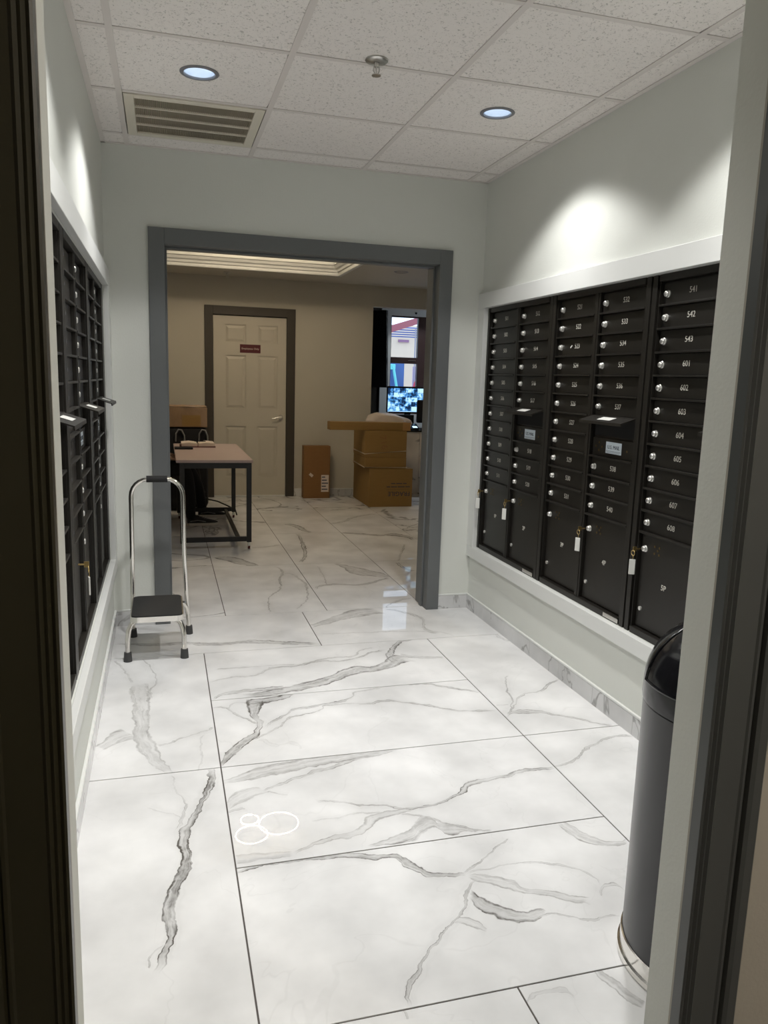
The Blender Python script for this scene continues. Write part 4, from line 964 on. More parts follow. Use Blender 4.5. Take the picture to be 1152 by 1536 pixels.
parcel_key('brass key with white tag in the left wall mailboxes', XL-DOORY+0.013, 0.595+0.034, KZ, 1, 0.2)

# ================================================================ STEP STOOL
st = thing('step_stool', 'chrome step stool with black tread and tall hoop handle', 'step stool', (-0.22, 1.93, 0))
sx0, sx1, sy0, sy1 = -0.350, -0.098, 1.715, 2.085
def rrect(x0, x1, y0, y1, r, n=5):
    pts = []
    for cx, cy, a0 in ((x1-r, y1-r, 0), (x0+r, y1-r, 90), (x0+r, y0+r, 180), (x1-r, y0+r, 270)):
        for k in range(n+1):
            a = math.radians(a0+90*k/n); pts.append((cx+r*math.cos(a), cy+r*math.sin(a)))
    return pts
MB().prism(rrect(sx0, sx1, sy0, sy1, 0.035), 2, 0.205, 0.232).build('tread', M['chrome'], st, smooth=35)
MB().prism(rrect(sx0+0.006, sx1-0.006, sy0+0.006, sy1-0.006, 0.031), 2, 0.2322, 0.2365).build('tread_mat', M['rubber'], st)
for fx, s in ((-0.365, 1), (-0.096, -1)):
    MB().tube([(fx+s*0.075, 1.80, 0.199), (fx+s*0.042, 1.792, 0.195), (fx+s*0.018, 1.782, 0.178), (fx+s*0.006, 1.772, 0.150), (fx+s*0.001, 1.764, 0.110), (fx, 1.757, 0.02)], 0.0125, 12).build('leg', M['chrome'], st, smooth=60)
    MB().cyl((fx, 1.756, 0.0), (fx, 1.758, 0.046), 0.0205, 0.0175, seg=18).build('rubber_foot', M['rubber_grey'], st, smooth=40)
hp = [(-0.352, 2.126, 0.02), (-0.350, 2.110, 0.22), (-0.347, 2.100, 0.45), (-0.346, 2.100, 0.765)]
for k in range(1, 7):
    a = math.pi - (math.pi/2)*k/6
    hp.append((-0.346+0.088+0.088*math.cos(a), 2.100, 0.765+0.090*math.sin(a)))
for k in range(0, 7):
    a = math.pi/2 - (math.pi/2)*k/6
    hp.append((-0.085-0.088+0.088*math.cos(a), 2.100, 0.765+0.090*math.sin(a)))
hp += [(-0.083, 2.100, 0.45), (-0.073, 2.110, 0.22), (-0.062, 2.126, 0.02)]
MB().tube(hp, 0.0118, 12).build('handle', M['chrome'], st, smooth=60)
MB().cyl((-0.268, 2.100, 0.855), (-0.163, 2.100, 0.855), 0.0175, seg=18).build('grip', M['rubber'], st, smooth=40)
for fx in (-0.352, -0.062):
    MB().cyl((fx, 2.127, 0.0), (fx, 2.124, 0.046), 0.0205, 0.0175, seg=18).build('rubber_foot', M['rubber_grey'], st, smooth=40)
MB().tube([(-0.12, 2.05, 0.198), (-0.092, 2.06, 0.195), (-0.074, 2.085, 0.16), (-0.068, 2.112, 0.12)], 0.010, 10).build('brace', M['chrome'], st, smooth=60)
MB().tube([(-0.32, 2.05, 0.198), (-0.338, 2.06, 0.195), (-0.346, 2.085, 0.16), (-0.350, 2.112, 0.12)], 0.010, 10).build('brace', M['chrome'], st, smooth=60)
MB().box((-0.26, 1.80, 0.185), (-0.19, 2.05, 0.204), 0.004).build('under_bracket', M['rubber_grey'], st)

# ================================================================ TRASH CAN
tcx, tcy, tr = 1.086, -0.634, 0.197
tc = thing('trash_can', 'tall black dome-top trash can with chrome base ring behind the right jamb', 'trash can', (tcx, tcy, 0))
MB().lathe([(tr+0.002, 0.0), (tr+0.007, 0.004), (tr+0.007, 0.018), (tr+0.002, 0.022), (tr+0.002, 0.056), (tr-0.001, 0.058)], (tcx, tcy, 0), 72).build('base_ring', M['chrome'], tc, smooth=30)
MB().lathe([(tr-0.002, 0.05), (tr-0.002, 0.668), (tr-0.006, 0.672)], (tcx, tcy, 0), 72).build('can_body', M['blackpaint'], tc, smooth=30)
dome = [(tr, 0.672), (tr+0.001, 0.680)]
for k in range(0, 13):
    a = math.pi/2*k/12
    dome.append((tr*math.cos(a) if k < 12 else 0.0, 0.715+0.175*math.sin(a)))
dm = MB().lathe(dome, (tcx, tcy, 0), 72)
dm.build('dome_lid', M['blackgloss'], tc, smooth=40)
# push flap: a curved panel with a raised rim, facing the room
ang = math.radians(205)
fl = MB(); rows, cols = 10, 14
grid = []
for i in range(rows+1):
    e = math.radians(4 + 56*i/rows)
    row = []
    for j in range(cols+1):
        a = ang + math.radians(-44+88*j/cols)
        row.append(fl.bm.verts.new((tcx+(tr+0.003)*math.cos(e)*math.cos(a), tcy+(tr+0.003)*math.cos(e)*math.sin(a), 0.715+0.178*math.sin(e))))
    grid.append(row)
for i in range(rows):
    for j in range(cols): fl.bm.faces.new((grid[i][j], grid[i][j+1], grid[i+1][j+1], grid[i+1][j]))
rim = [tuple(v.co) for v in grid[0]]+[tuple(grid[i][-1].co) for i in range(1, rows+1)]+[tuple(v.co) for v in grid[-1][-2::-1]]+[tuple(grid[i][0].co) for i in range(rows-1, 0, -1)]
fl.build('push_flap', M['blackgloss'], tc, smooth=40)
MB().tube(rim, 0.004, 6, closed=True).build('flap_rim', M['blackgloss'], tc, smooth=60)

# ================================================================ LOBBY FURNITURE
# table on casters
tx0, tx1, ty0, ty1, tz = -0.088, 0.510, 4.16, 5.66, 0.732
tb = thing('work_table', 'narrow wheeled work table with pinkish top and black steel frame', 'table', ((tx0+tx1)/2, (ty0+ty1)/2, 0))
MB().box((tx0, ty0, tz-0.022), (tx1, ty1, tz), 0.003).build('table_top', M['laminate'], tb)
q = 0.019
lx_ = (tx0+0.045, tx1-0.030); ly_ = (ty0+0.03, ty1-0.03)
for x in lx_:
    for y in ly_:
        MB().box((x-q, y-q, 0.06), (x+q, y+q, tz-0.022), 0.002).build('leg', M['blacktube'], tb)
        c = MB().cyl((x, y, 0.062), (x, y, 0.048), 0.012, seg=10).box((x-0.012, y-0.014, 0.02), (x+0.012, y+0.012, 0.05), 0.002).build('caster', M['steel'], tb)
        MB().cyl((x-0.008, y+0.006, 0.0215), (x+0.008, y+0.006, 0.0215), 0.0215, seg=16).build('wheel', M['redcover'], c, smooth=40)
for y in ly_:
    MB().box((lx_[0]+q, y-0.012, 0.066), (lx_[1]-q, y+0.012, 0.105), 0.002).build('lower_rail', M['blacktube'], tb)
    MB().box((lx_[0]+q, y-0.015, tz-0.068), (lx_[1]-q, y+0.015, tz-0.022), 0.002).build('apron', M['blacktube'], tb)
MB().box((0.385, ly_[0]+0.012, 0.070), (0.415, ly_[1]-0.012, 0.095), 0.002).build('lower_rail', M['blacktube'], tb)
MB().box((lx_[0]+q, ty1-0.30, tz-0.155), (lx_[1]+0.02, ty1-0.26, tz-0.024), 0.003).build('drawer_box', M['blacktube'], tb)
MB().box((lx_[1]-0.015, ly_[0]+q, tz-0.060), (lx_[1]+0.015, ly_[1]-q, tz-0.022), 0.002).build('apron', M['blacktube'], tb)

bk = thing('open_ledger', 'open ledger with cream pages and a dark red cover on the work table', 'book', (0.12, 5.35, tz))
MB().box((-0.035, 5.24, tz+0.001), (0.285, 5.50, tz+0.009), 0.002).build('cover', M['redcover'], bk)
MB().prism([(-0.02, tz+0.010), (-0.02, tz+0.036), (0.05, tz+0.044), (0.12, tz+0.034), (0.125, tz+0.010)], 1, 5.25, 5.49).build('pages', M['paper'], bk)
MB().prism([(0.130, tz+0.010), (0.135, tz+0.034), (0.20, tz+0.046), (0.275, tz+0.038), (0.278, tz+0.010)], 1, 5.25, 5.49).build('pages', M['paper'], bk)
MB().cyl((0.10, 5.33, tz+0.050), (0.20, 5.35, tz+0.050), 0.004, seg=8).build('pen', M['fabric'], bk)
tg = MB().box((-0.085, 5.04, tz+0.001), (0.075, 5.20, tz+0.013), 0.003).build('clipboard', M['fabric'])
tag(tg, 'black clipboard lying on the work table beside the ledger', 'clipboard')

# black travel bag with grey handles and the wrapped carton on top of it
bg = thing('travel_bag', 'tall black travel bag with curved grey handles behind the work table', 'bag', (0.0, 6.25, 0))
bb = MB().box((-0.36, 6.05, 0.03), (0.262, 6.45, 0.86), 0.05)
bb.build('bag_body', M['fabric'], bg, smooth=40)
for x in (-0.06, 0.17):
    MB().tube([(x, 6.045, 0.72), (x+0.004, 6.03, 0.80), (x+0.03, 6.025, 0.842), (x+0.06, 6.03, 0.835), (x+0.085, 6.04, 0.78), (x+0.088, 6.045, 0.72)], 0.008, 8).build('handle', M['strap'], bg, smooth=60)
for x in (-0.3, 0.2):
    MB().cyl((x-0.02, 6.12, 0.028), (x+0.02, 6.12, 0.028), 0.028, seg=14).build('wheel', M['rubber'], bg, smooth=40)
    MB().cyl((x-0.02, 6.38, 0.028), (x+0.02, 6.38, 0.028), 0.028, seg=14).build('wheel', M['rubber'], bg, smooth=40)
wc = thing('wrapped_carton', 'plastic-wrapped brown carton on top of the black travel bag', 'carton', (-0.05, 6.25, 0.862))
b = MB().box((-0.36, 6.06, 0.862), (0.255, 6.44, 1.062), 0.006)
b.build('carton_body', M['wrap'], wc)
cr = MB()
for k in range(9):
    y = 6.06+0.38*k/8
    cr.tube([(-0.36+0.61*j/8, y+0.01*math.sin(j*2+k), 1.064+0.008*abs(math.sin(j*1.7+k*2.3))) for j in range(9)], 0.005, 5)
cr.build('film_folds', M['wrap'], wc, smooth=60)
MB().box((0.005, 6.0585, 0.872), (0.19, 6.0595, 0.985)).build('patch', M['cardboard'], wc)

# cable under the table
MB_c = MB().tube([(0.13, 5.86, 0.30), (0.17, 5.84, 0.20), (0.25, 5.80, 0.16), (0.33, 5.74, 0.15), (0.42, 5.68, 0.115), (0.50, 5.67, 0.075), (0.52, 5.72, 0.012)], 0.007, 8)
tag(MB_c.build('power_cable', M['rubber'], None, smooth=60), 'black cable drooping to the far leg of the work table', 'cable')
ad = thing('power_strip', 'black power strip with plugs hanging on the bag behind the work table', 'power strip', (0.12, 5.98, 0.20))
MB().box((0.06, 5.95, 0.16), (0.20, 6.01, 0.22), 0.004).build('strip', M['fabric'], ad)
for k in range(3): MB().box((0.07+0.045*k, 5.955, 0.22), (0.10+0.045*k, 5.99, 0.27), 0.004).tube([(0.085+0.045*k, 5.972, 0.268), (0.09+0.045*k, 5.975, 0.36), (0.10+0.03*k, 5.985, 0.46)], 0.004, 6).build('plug', M['rubber'], ad)
MB().box((0.20, 5.96, 0.17), (0.23, 6.0, 0.21), 0.003).tube([(0.06, 6.0, 0.19), (0.05, 6.03, 0.30), (0.06, 6.044, 0.40)], 0.004, 6).build('strip_end', M['fabric'], ad)

# ---- seated person (only the legs show past the doorway)
pn = thing('person', 'person in black trousers and sneakers seated at the work table', 'person', (-0.42, 5.42, 0))
def skin_body(name, verts, edges, radii, mat, parent, lv=2):
    me = bpy.data.meshes.new(name)
    off = wloc(parent)
    me.from_pydata([tuple(Vector(v)-off) for v in verts], edges, [])
    o = raw(name, me, mat, parent)
    md = o.modifiers.new('skin', 'SKIN')
    for i, r in enumerate(radii):
        rr = r if isinstance(r, tuple) else (r, r)
        me.skin_vertices[0].data[i].radius = rr
    me.skin_vertices[0].data[0].use_root = True
    md.use_smooth_shade = True
    sb = o.modifiers.new('subsurf', 'SUBSURF'); sb.levels = lv; sb.render_levels = lv
    return o
# pelvis, spine, neck, arms, legs (one continuous figure facing +x)
HX, HY = -0.42, 5.42
V_ = [(HX, HY, 0.52), (HX-0.02, HY, 0.70), (HX-0.01, HY, 0.90), (HX+0.02, HY, 1.02), (HX+0.05, HY, 1.10),
      (HX+0.02, HY-0.17, 0.98), (HX+0.10, HY-0.22, 0.75), (HX+0.27, HY-0.16, 0.64),
      (HX+0.02, HY+0.17, 0.98), (HX+0.10, HY+0.22, 0.75), (HX+0.27, HY+0.16, 0.64),
      (HX+0.05, HY-0.10, 0.52), (HX+0.44, HY-0.13, 0.53), (HX+0.465, HY-0.155, 0.30), (HX+0.478, HY-0.165, 0.035),
      (HX+0.05, HY+0.10, 0.52), (HX+0.46, HY+0.14, 0.53), (HX+0.56, HY+0.22, 0.30), (HX+0.61, HY+0.275, 0.035)]
E_ = [(0, 1), (1, 2), (2, 3), (3, 4), (3, 5), (5, 6), (6, 7), (3, 8), (8, 9), (9, 10), (0, 11), (11, 12), (12, 13), (13, 14), (0, 15), (15, 16), (16, 17), (17, 18)]
R_ad = [(0.15, 0.12), (0.13, 0.11), (0.16, 0.11), (0.10, 0.08), 0.05, 0.065, 0.05, 0.038, 0.065, 0.05, 0.038, 0.095, 0.072, 0.062, 0.042, 0.095, 0.072, 0.062, 0.042]
skin_body('clothed_body', V_, E_, R_ad, M['trousers'], pn)
hdm = MB()
bmesh.ops.create_uvsphere(hdm.bm, u_segments=24, v_segments=16, radius=1.0)
for v in hdm.bm.verts:
    c = v.co
    f = 1.0 - 0.18*max(0, -c.z)
    v.co = Vector((HX+0.08+c.x*0.098*f + (0.018 if (c.x > 0.85 and abs(c.y) < 0.3 and abs(c.z+0.1) < 0.35) else 0), HY+c.y*0.076*f, 1.24+c.z*0.118))
hdm.cyl((HX+0.055, HY, 1.06), (HX+0.065, HY, 1.18), 0.052, 0.050, seg=16)
hd_o = hdm.build('head', M['skin'], pn, smooth=60)
hr = MB()
bmesh.ops.create_uvsphere(hr.bm, u_segments=24, v_segments=16, radius=1.0)
for v in hr.bm.verts:
    c = v.co
    v.co = Vector((HX+0.065+c.x*0.100, HY+c.y*0.084, 1.275+c.z*0.098))
bmesh.ops.delete(hr.bm, geom=[v for v in hr.bm.verts if v.co.x > HX+0.11 and v.co.z < 1.30], context='VERTS')
hr.build('hair', M['hair'], hd_o, smooth=60)
for s in (-1, 1):
    MB().lathe([(0.0, -0.009), (0.009, 0.0), (0.0, 0.009)], (HX+0.166, HY+s*0.030, 1.245), 10).build('eye', M['ink'], hd_o, smooth=60)
    er = MB()
    bmesh.ops.create_icosphere(er.bm, subdivisions=2, radius=1.0)
    for v in er.bm.verts: v.co = Vector((HX+0.072+v.co.x*0.018, HY+s*0.076+v.co.y*0.009, 1.235+v.co.z*0.030))
    er.build('ear', M['skin'], hd_o, smooth=60)
    # hands: palm with five bent fingers on the thighs
    px, py, pz = HX+0.30, HY+s*0.15, 0.625
    vs = [(px-0.03, py, pz+0.012), (px+0.03, py, pz), (px+0.07, py, pz-0.003)]
    es = [(0, 1), (1, 2)]; rs = [0.026, (0.034, 0.016), (0.036, 0.013)]
    for k in range(4):
        yy = py + (k-1.5)*0.019; L_ = (0.070, 0.080, 0.076, 0.060)[k]
        i0 = len(vs)
        vs += [(px+0.085, yy, pz-0.002), (px+0.085+L_*0.5, yy, pz-0.006), (px+0.085+L_, yy, pz-0.026)]
        es += [(2, i0), (i0, i0+1), (i0+1, i0+2)]; rs += [0.009, 0.0085, 0.007]
    i0 = len(vs)
    vs += [(px+0.02, py-s*0.042, pz-0.004), (px+0.055, py-s*0.058, pz-0.014)]
    es += [(1, i0), (i0, i0+1)]; rs += [0.011, 0.008]
    skin_body('hand', vs, es, rs, M['skin'], pn, 1)
def sneaker(x, y, rz):
    """heel at x,y pointing along +x turned by rz"""
    def tf(b):
        for v in b.bm.verts:
            c = v.co.copy(); v.co = Vector((x+c.x*math.cos(rz)-c.y*math.sin(rz), y+c.x*math.sin(rz)+c.y*math.cos(rz), c.z))
        return b
    out = [(0.0, 0.0), (0.02, 0.033), (0.10, 0.036), (0.19, 0.046), (0.25, 0.040), (0.285, 0.018), (0.29, 0.0)]
    poly = out+[(a, -c) for a, c in out[-2:0:-1]]
    so = tf(MB().prism(poly, 2, 0.002, 0.028)).build('sole', M['sole'], pn, smooth=40)
    secs = [(0.005, 0.030, 0.085), (0.06, 0.034, 0.105), (0.10, 0.036, 0.098), (0.15, 0.041, 0.075), (0.20, 0.044, 0.060), (0.25, 0.037, 0.048), (0.282, 0.016, 0.036)]
    b = MB(); rings = []
    for xx, hw, h in secs:
        rings.append([b.bm.verts.new((xx, hw*math.cos(a), 0.027+(h-0.027)*max(0.0, math.sin(a))**0.7)) for a in [math.pi*k/10 for k in range(11)]])
    for A, C_ in zip(rings, rings[1:]):
        for k in range(10): b.bm.faces.new((A[k], A[k+1], C_[k+1], C_[k]))
    b.bm.faces.new(rings[0]); b.bm.faces.new(rings[-1][::-1])
    up = tf(b).build('shoe', M['shoe'], pn, smooth=60)
    l = MB()
    for k in range(4):
        xx = 0.115+0.022*k; hh = 0.094-0.009*k
        l.tube([(xx, -0.022, hh-0.008), (xx+0.004, 0.0, hh+0.004), (xx, 0.022, hh-0.008)], 0.0022, 5)
    l.tube([(0.03, 0.0355, 0.045), (0.10, 0.039, 0.055), (0.17, 0.0445, 0.042)], 0.003, 5).tube([(0.03, -0.0355, 0.045), (0.10, -0.039, 0.055), (0.17, -0.0445, 0.042)], 0.003, 5)
    tf(l).build('laces', M['strap'], up, smooth=60)
MB().tube([(HX+0.166, HY-0.026, 1.182), (HX+0.174, HY, 1.180), (HX+0.166, HY+0.026, 1.182)], 0.005, 6).build('mouth', M['redcover'], hd_o, smooth=60)
sneaker(0.018, 5.255, 0.03)
sneaker(0.135, 5.695, -0.02)
oc = thing('office_chair', 'black swivel chair under the seated person at the work table', 'chair', (-0.44, 5.42, 0))
MB().box((-0.66, 5.19, 0.365), (-0.19, 5.65, 0.425), 0.02).build('seat', M['fabric'], oc, smooth=40)
MB().box((-0.70, 5.21, 0.50), (-0.64, 5.63, 0.98), 0.02).build('backrest', M['fabric'], oc, smooth=40)
MB().box((-0.69, 5.40, 0.36), (-0.665, 5.44, 0.56), 0.004).build('back_bracket', M['rubber'], oc)
MB().cyl((-0.44, 5.42, 0.08), (-0.44, 5.42, 0.366), 0.028, seg=16).build('gas_column', M['rubber'], oc, smooth=40)
for k in range(5):
    a = 2*math.pi*k/5+0.3; ex, ey = -0.44+0.27*math.cos(a), 5.42+0.27*math.sin(a)
    MB().tube([(-0.44, 5.42, 0.10), (ex, ey, 0.07)], [0.022, 0.014], 8).build('base_arm', M['rubber'], oc, smooth=60)
    MB().cyl((ex-0.012, ey, 0.028), (ex+0.012, ey, 0.028), 0.028, seg=14).build('caster', M['rubber'], oc, smooth=40)

# ---- cartons
def carton(name, label, lo, hi, mat, group='cartons stacked in the lobby'):
    t = thing(name, label, 'carton', ((lo[0]+hi[0])/2, (lo[1]+hi[1])/2, lo[2]), group)
    MB().box(lo, hi, 0.004).build('carton_body', mat, t)
    return t
fz = carton('carton', 'large brown FRAGILE carton at the bottom of the stack', (2.0, 6.12, 0.0), (2.5, 6.86, 0.425), M['cardboard'])
text_part('lettering', 'FRAGILE', 0.070, M['ink'], fz, (0.095, -0.3705, 0.148), rot=(math.pi/2, math.pi, 0))
o = MB()
for z, xs in ((0.225, [(-0.10, -0.06), (-0.05, 0.02), (0.03, 0.11), (0.12, 0.17)]), (0.262, [(-0.05, 0.0), (0.01, 0.08), (0.09, 0.13)])):
    for a, c in xs: o.box((2.25+0.05+a, 6.1188, z-0.004), (2.25+0.05+c, 6.1198, z+0.004))
o.box((2.20, 6.1188, 0.195), (2.46, 6.1198, 0.1965))
o.build('small_print', M['ink'], fz)
MB().box((2.0005, 6.118, 0.4255), (2.4995, 6.86, 0.4262)).build('top_tape', M['cardboard'], fz)
ma_ = carton('carton', 'low brown carton between the FRAGILE carton and the handwritten one', (1.955, 6.17, 0.427), (2.435, 6.70, 0.548), M['cardboard'])
mb_ = carton('carton', 'brown carton with handwritten 716 tied on with white strapping', (1.952, 6.168, 0.549), (2.432, 6.70, 0.842), M['cardboard'])
text_part('handwriting', '716', 0.105, M['cardboard_dark'], mb_, (-0.03, -0.2665, 0.165), rot=(math.pi/2, math.radians(78), 0))
def strap(parent, x0, x1, y0, y1, z0, z1, z2):
    e = 0.004
    MB().tube([(x0-e, y1, z0+0.02), (x0-e, y0-e, z1), (x1+e, y0-e, z2), (x1+e, y1, z2+0.01)], 0.006, 6).build('strapping', M['band'], parent, smooth=60)
strap(mb_, 1.952, 2.432, 6.168, 6.70, 0.575, 0.588, 0.622)
strap(ma_, 1.955, 2.435, 6.17, 6.70, 0.435, 0.437, 0.437)
fc_ = carton('long_carton', 'long flat brown carton lying across the top of the stack', (1.562, 6.20, 0.844), (2.478, 6.345, 0.933), M['cardboard'])
MB().box((1.562, 6.1985, 0.887), (2.478, 6.1998, 0.889)).build('carton_seam', M['cardboard_dark'], fc_)
MB().box((2.39, 6.198, 0.844), (2.480, 6.1996, 0.934)).build('tape_strip', M['tape'], fc_)
pb = MB()
bmesh.ops.create_icosphere(pb.bm, subdivisions=4, radius=1.0)
for v in pb.bm.verts:
    c = v.co.copy()
    k = 1+0.06*math.sin(9*c.x+4*c.y)+0.05*math.sin(13*c.y-5*c.z)
    xx = c.x*0.27*k
    hz = (0.075-0.045*(c.x+1)/2*1.2+0.02*max(0, c.x-0.4))*k
    v.co = Vector((2.29+xx, 6.46+c.y*0.10*k, 0.8435+max(0.0, 0.4+c.z*0.6)*(hz+0.095)*1.25))
tag(pb.build('plastic_bag', M['bag'], None, smooth=60), 'crumpled white plastic bag behind the long flat carton', 'bag')
tl = thing('tall_carton', 'tall narrow brown carton standing by the cream door', 'carton', (1.54, 6.86, 0))
MB().box((1.385, 6.80, 0.0), (1.700, 6.92, 0.615), 0.004).build('carton_body', M['cardboard_dark'], tl)
MB().box((1.395, 6.7985, 0.02), (1.548, 6.7998, 0.605)).build('flap', M['cardboard_dark'], tl)
MB().box((1.552, 6.7985, 0.02), (1.692, 6.7998, 0.605)).build('flap', M['cardboard_dark'], tl)
sl = MB().box((1.595, 6.7972, 0.075), (1.685, 6.7984, 0.275)).build('shipping_label', M['paper'], tl)
o = MB()
for k in range(5): o.box((1.602, 6.7966, 0.10+0.036*k), (1.602+(0.07, 0.05, 0.076, 0.06, 0.04)[k], 6.7971, 0.112+0.036*k))
o.build('label_print', M['ink'], sl)
g = MB().box((-0.024, -0.0006, -0.016), (0.024, 0.0006, 0.016))
for v in g.bm.verts:
    c = v.co.copy(); a = -0.7
    v.co = Vector((1.475+c.x*math.cos(a)-c.z*math.sin(a), 6.7977+c.y, 0.275+c.x*math.sin(a)+c.z*math.cos(a)))
g.build('small_sticker', M['paper'], tl)

# ---- reception counter and what stands on it
rc = thing('reception_counter', 'marble fronted reception counter behind the carton stack', 'counter', (3.2, 7.2, 0))
for x0, x1 in ((2.232, 2.868), (2.872, 3.498), (3.502, 4.196)):
    MB().box((x0, 7.02, 0.0), (x1, 7.05, 0.775), 0.002).build('front_panel', M['marble_counter'], rc)
MB().box((2.232, 7.05, 0.0), (4.196, 7.62, 0.775), 0.002).build('carcass', M['casing_far'], rc)
MB().box((2.226, 7.0, 0.776), (4.196, 7.64, 0.800), 0.003).build('counter_top', M['blackgloss'], rc)
cm, cnt, cb = new_mat('camera_feed_screen')
cb.inputs['Roughness'].default_value = 0.3
cb.inputs['Base Color'].default_value = (0.01, 0.01, 0.012, 1)
tco = N(cnt, 'ShaderNodeTexCoord')
nz1 = N(cnt, 'ShaderNodeTexNoise'); nz1.inputs['Scale'].default_value = 26; nz1.inputs['Detail'].default_value = 3
cnt.links.new(tco.outputs['Object'], nz1.inputs['Vector'])
oi = N(cnt, 'ShaderNodeObjectInfo')
mpx = N(cnt, 'ShaderNodeMath', operation='MULTIPLY_ADD'); mpx.inputs[1].default_value = 0.35; mpx.inputs[2].default_value = -0.16
cnt.links.new(oi.outputs['Random'], mpx.inputs[0])
sm_ = N(cnt, 'ShaderNodeMath', operation='ADD'); cnt.links.new(nz1.outputs['Fac'], sm_.inputs[0]); cnt.links.new(mpx.outputs[0], sm_.inputs[1])
rpp = N(cnt, 'ShaderNodeValToRGB')
rpp.color_ramp.elements[0].position = 0.36; rpp.color_ramp.elements[0].color = (0.005, 0.02, 0.06, 1)
rpp.color_ramp.elements[1].position = 0.66; rpp.color_ramp.elements[1].color = (0.45, 0.75, 1.0, 1)
e_ = rpp.color_ramp.elements.new(0.5); e_.color = (0.06, 0.26, 0.62, 1)
cnt.links.new(sm_.outputs[0], rpp.inputs['Fac']); cnt.links.new(rpp.outputs['Color'], cb.inputs['Emission Color']); cb.inputs['Emission Strength'].default_value = 1.1
mo = thing('monitor', 'monitor showing a grid of blue camera feeds on the reception counter', 'monitor', (2.80, 7.33, 0.8))
MB().box((2.520, 7.325, 0.995), (3.085, 7.355, 1.322), 0.004).build('bezel', M['blackgloss'], mo)
MB().box((2.76, 7.34, 0.81), (2.84, 7.36, 1.0)).box((2.66, 7.28, 0.801), (2.94, 7.44, 0.812), 0.003).build('stand', M['blackgloss'], mo)
for i in range(7):
    for j in range(5):
        x0 = 2.532+i*0.0775; z0 = 1.018+j*0.057
        MB().box((x0, 7.3235, z0), (x0+0.075, 7.3248, z0+0.0545)).build('camera_feed', cm, mo)
MB().box((2.532, 7.3235, 1.008), (3.073, 7.3248, 1.015)).build('task_bar', em('task_bar_light', (0.35, 0.65, 1.0), 1.3), mo)
bm_ = thing('turned_monitor', 'black monitor seen from behind, in front of the camera feeds', 'monitor', (3.02, 7.16, 0.8))
MB().box((2.862, 7.145, 0.88), (3.25, 7.185, 1.165), 0.02).build('case', M['fabric'], bm_, smooth=40)
MB().cyl((3.05, 7.165, 0.81), (3.05, 7.165, 0.89), 0.03, seg=14).box((2.93, 7.10, 0.801), (3.17, 7.25, 0.812), 0.003).build('stand', M['fabric'], bm_)
ph = thing('desk_phone', 'black desk phone with a lit blue display on the counter', 'phone', (2.80, 7.08, 0.8))
MB().prism([(7.03, 0.8015), (7.16, 0.8015), (7.16, 0.87), (7.03, 0.82)], 0, 2.72, 2.86).build('phone_base', M['blackgloss'], ph)
MB().prism([(7.0415, 0.8255), (7.085, 0.842), (7.085, 0.8435), (7.0415, 0.827)], 0, 2.785, 2.845).build('display', em('phone_display_light', (0.45, 0.75, 1.0), 1.2), ph)
bx = MB().box((2.53, 7.19, 0.8015), (2.84, 7.27, 0.975), 0.006)
tag(bx.build('recorder', M['fabric']), 'black recorder box standing below the camera monitor', 'recorder')

# ---- television on its wall arm behind the end of the lobby wall
tv = thing('television', 'large tilted black television on a wall arm past the lobby wall end', 'television', (2.0, 8.05, 1.8))
Wt, Ht = 1.66, 0.955
R0 = Vector((2.575, 7.56, 0)); dirx = Vector((-0.80, 0.60, 0)).normalized(); nrm = Vector((-0.60, -0.80, 0)).normalized()
tilt = 0.075
def tvp(a, h, d):   # a along from right edge, h height 0..1, d out
    z = 1.30+h*Ht
    return R0 + dirx*a + nrm*(d + tilt*h) + Vector((0, 0, z))
def tvbox(a0, a1, h0, h1, d0, d1):
    b = MB(); v = [b.bm.verts.new(tvp(a, h, d)) for a in (a0, a1) for h in (h0, h1) for d in (d0, d1)]
    for f in ((0, 1, 3, 2), (4, 6, 7, 5), (0, 4, 5, 1), (2, 3, 7, 6), (0, 2, 6, 4), (1, 5, 7, 3)): b.bm.faces.new([v[i] for i in f])
    return b
tvbox(0, Wt, 0, 1, -0.05, 0.0).build('case', M['blackgloss'], tv)
tvbox(0.012, Wt-0.012, 0.02, 0.985, 0.0, 0.002).build('screen', pm('tv_glass', (0.004, 0.004, 0.006), 0.12, var=0.1), tv)
MB().tube([tuple(tvp(0.83, 0.5, -0.05)), (2.12, 8.45, 1.78), (2.1, 8.99, 1.78)], 0.025, 8).build('arm', M['rubber'], tv, smooth=60)
sc_ = thing('dome_camera', 'small dark dome camera above the reception window', 'camera', (3.06, 7.96, 2.272))
MB().lathe([(0.014, 0.012), (0.015, 0.0), (0.011, -0.009), (0.0, -0.013)], (3.06, 7.935, 2.272), 18).build('dome', M['blackgloss'], sc_, smooth=60)
MB().box((3.045, 7.935, 2.282), (3.075, 7.969, 2.295), 0.003).build('bracket', M['steel'], sc_)

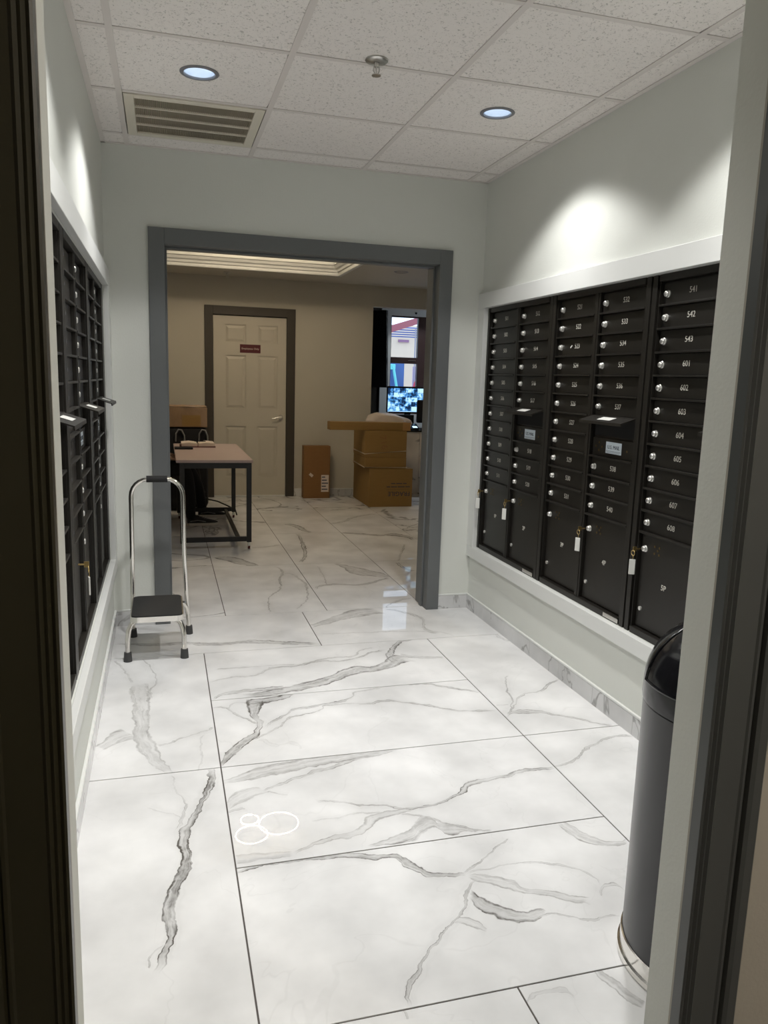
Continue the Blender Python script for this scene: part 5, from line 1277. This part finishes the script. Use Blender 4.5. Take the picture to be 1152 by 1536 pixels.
# ================================================================ OUTSIDE THE WINDOW
struct('ground_outside', MB().box((-5, 8.3, -0.1), (25, 40, -0.02)), pm('pale_pavement', (0.42, 0.36, 0.40), 0.9))
bl = thing('building', 'sunlit cream building across the street outside the window', 'building', (6.0, 15.0, 0))
MB().box((3.2, 15.0, -0.02), (9.0, 18.0, 2.62), 0.01).build('facade', pm('cream_render', (0.72, 0.60, 0.45), 0.8, var=0.12, scale=1.5), bl)
for k in range(5):
    MB().box((3.4, 14.55-0.06*k, 2.33+0.045*k), (9.0, 14.60-0.06*k, 2.352+0.045*k)).build('awning_slat', pm('blue_slat_%d' % k, (0.10, 0.16, 0.42), 0.6), bl)
MB().box((4.95, 14.97, 2.245), (5.2, 14.995, 2.30)).build('signboard', pm('mauve_sign', (0.30, 0.16, 0.25), 0.6), bl)
MB().box((4.55, 14.96, 1.70), (5.0, 14.995, 1.735)).build('red_band', pm('red_band_paint', (0.45, 0.10, 0.12), 0.6), bl)
rb = MB().prism([(3.7, 2.16), (3.7, 2.30), (5.6, 2.92), (5.6, 2.80)], 1, 12.9, 13.05).build('gable_beam', pm('red_brown_beam', (0.30, 0.085, 0.10), 0.6))
tag(rb, 'sloping dusky red gable beam outside the window', 'beam')
wl = MB().box((4.385, 12.0, -0.02), (5.4, 12.12, 1.66), 0.01).build('garden_wall', pm('mauve_render', (0.36, 0.27, 0.40), 0.8))
tag(wl, 'mauve garden wall outside below the window rail', 'wall')
bn = thing('blue_panel', 'blue hoarding with a turquoise leaning pole outside the window', 'hoarding', (3.9, 11.5, 0))
MB().box((3.4, 11.6, -0.02), (4.06, 11.66, 1.72)).build('panel', pm('blue_panel_paint', (0.05, 0.12, 0.32), 0.6), bn)
MB().tube([(3.80, 11.5, 1.64), (3.83, 11.5, 1.60), (3.97, 11.5, 0.9)], 0.025, 8).box((3.74, 11.48, 1.58), (3.86, 11.54, 1.68), 0.01).build('leaning_pole', pm('turquoise_paint', (0.15, 0.62, 0.62), 0.5), bn)
hy = thing('hydrant', 'red hydrant standing outside in front of the mauve wall', 'hydrant', (4.21, 11.3, 0))
MB().lathe([(0.07, -0.02), (0.07, 1.28), (0.05, 1.36), (0.02, 1.42), (0.0, 1.42)], (4.21, 11.3, 0), 16).build('barrel', pm('red_hydrant_paint', (0.55, 0.03, 0.07), 0.5), hy, smooth=50)
MB().cyl((4.12, 11.3, 1.2), (4.30, 11.3, 1.2), 0.03, seg=10).build('outlet', pm('red_hydrant_cap', (0.5, 0.03, 0.06), 0.5), hy)
pl = MB().cyl((4.35, 11.9, -0.02), (4.35, 11.9, 2.35), 0.012, seg=8).build('lamp_post', pm('grey_post', (0.25, 0.25, 0.3), 0.6))
tag(pl, 'thin grey post standing outside the window', 'post')
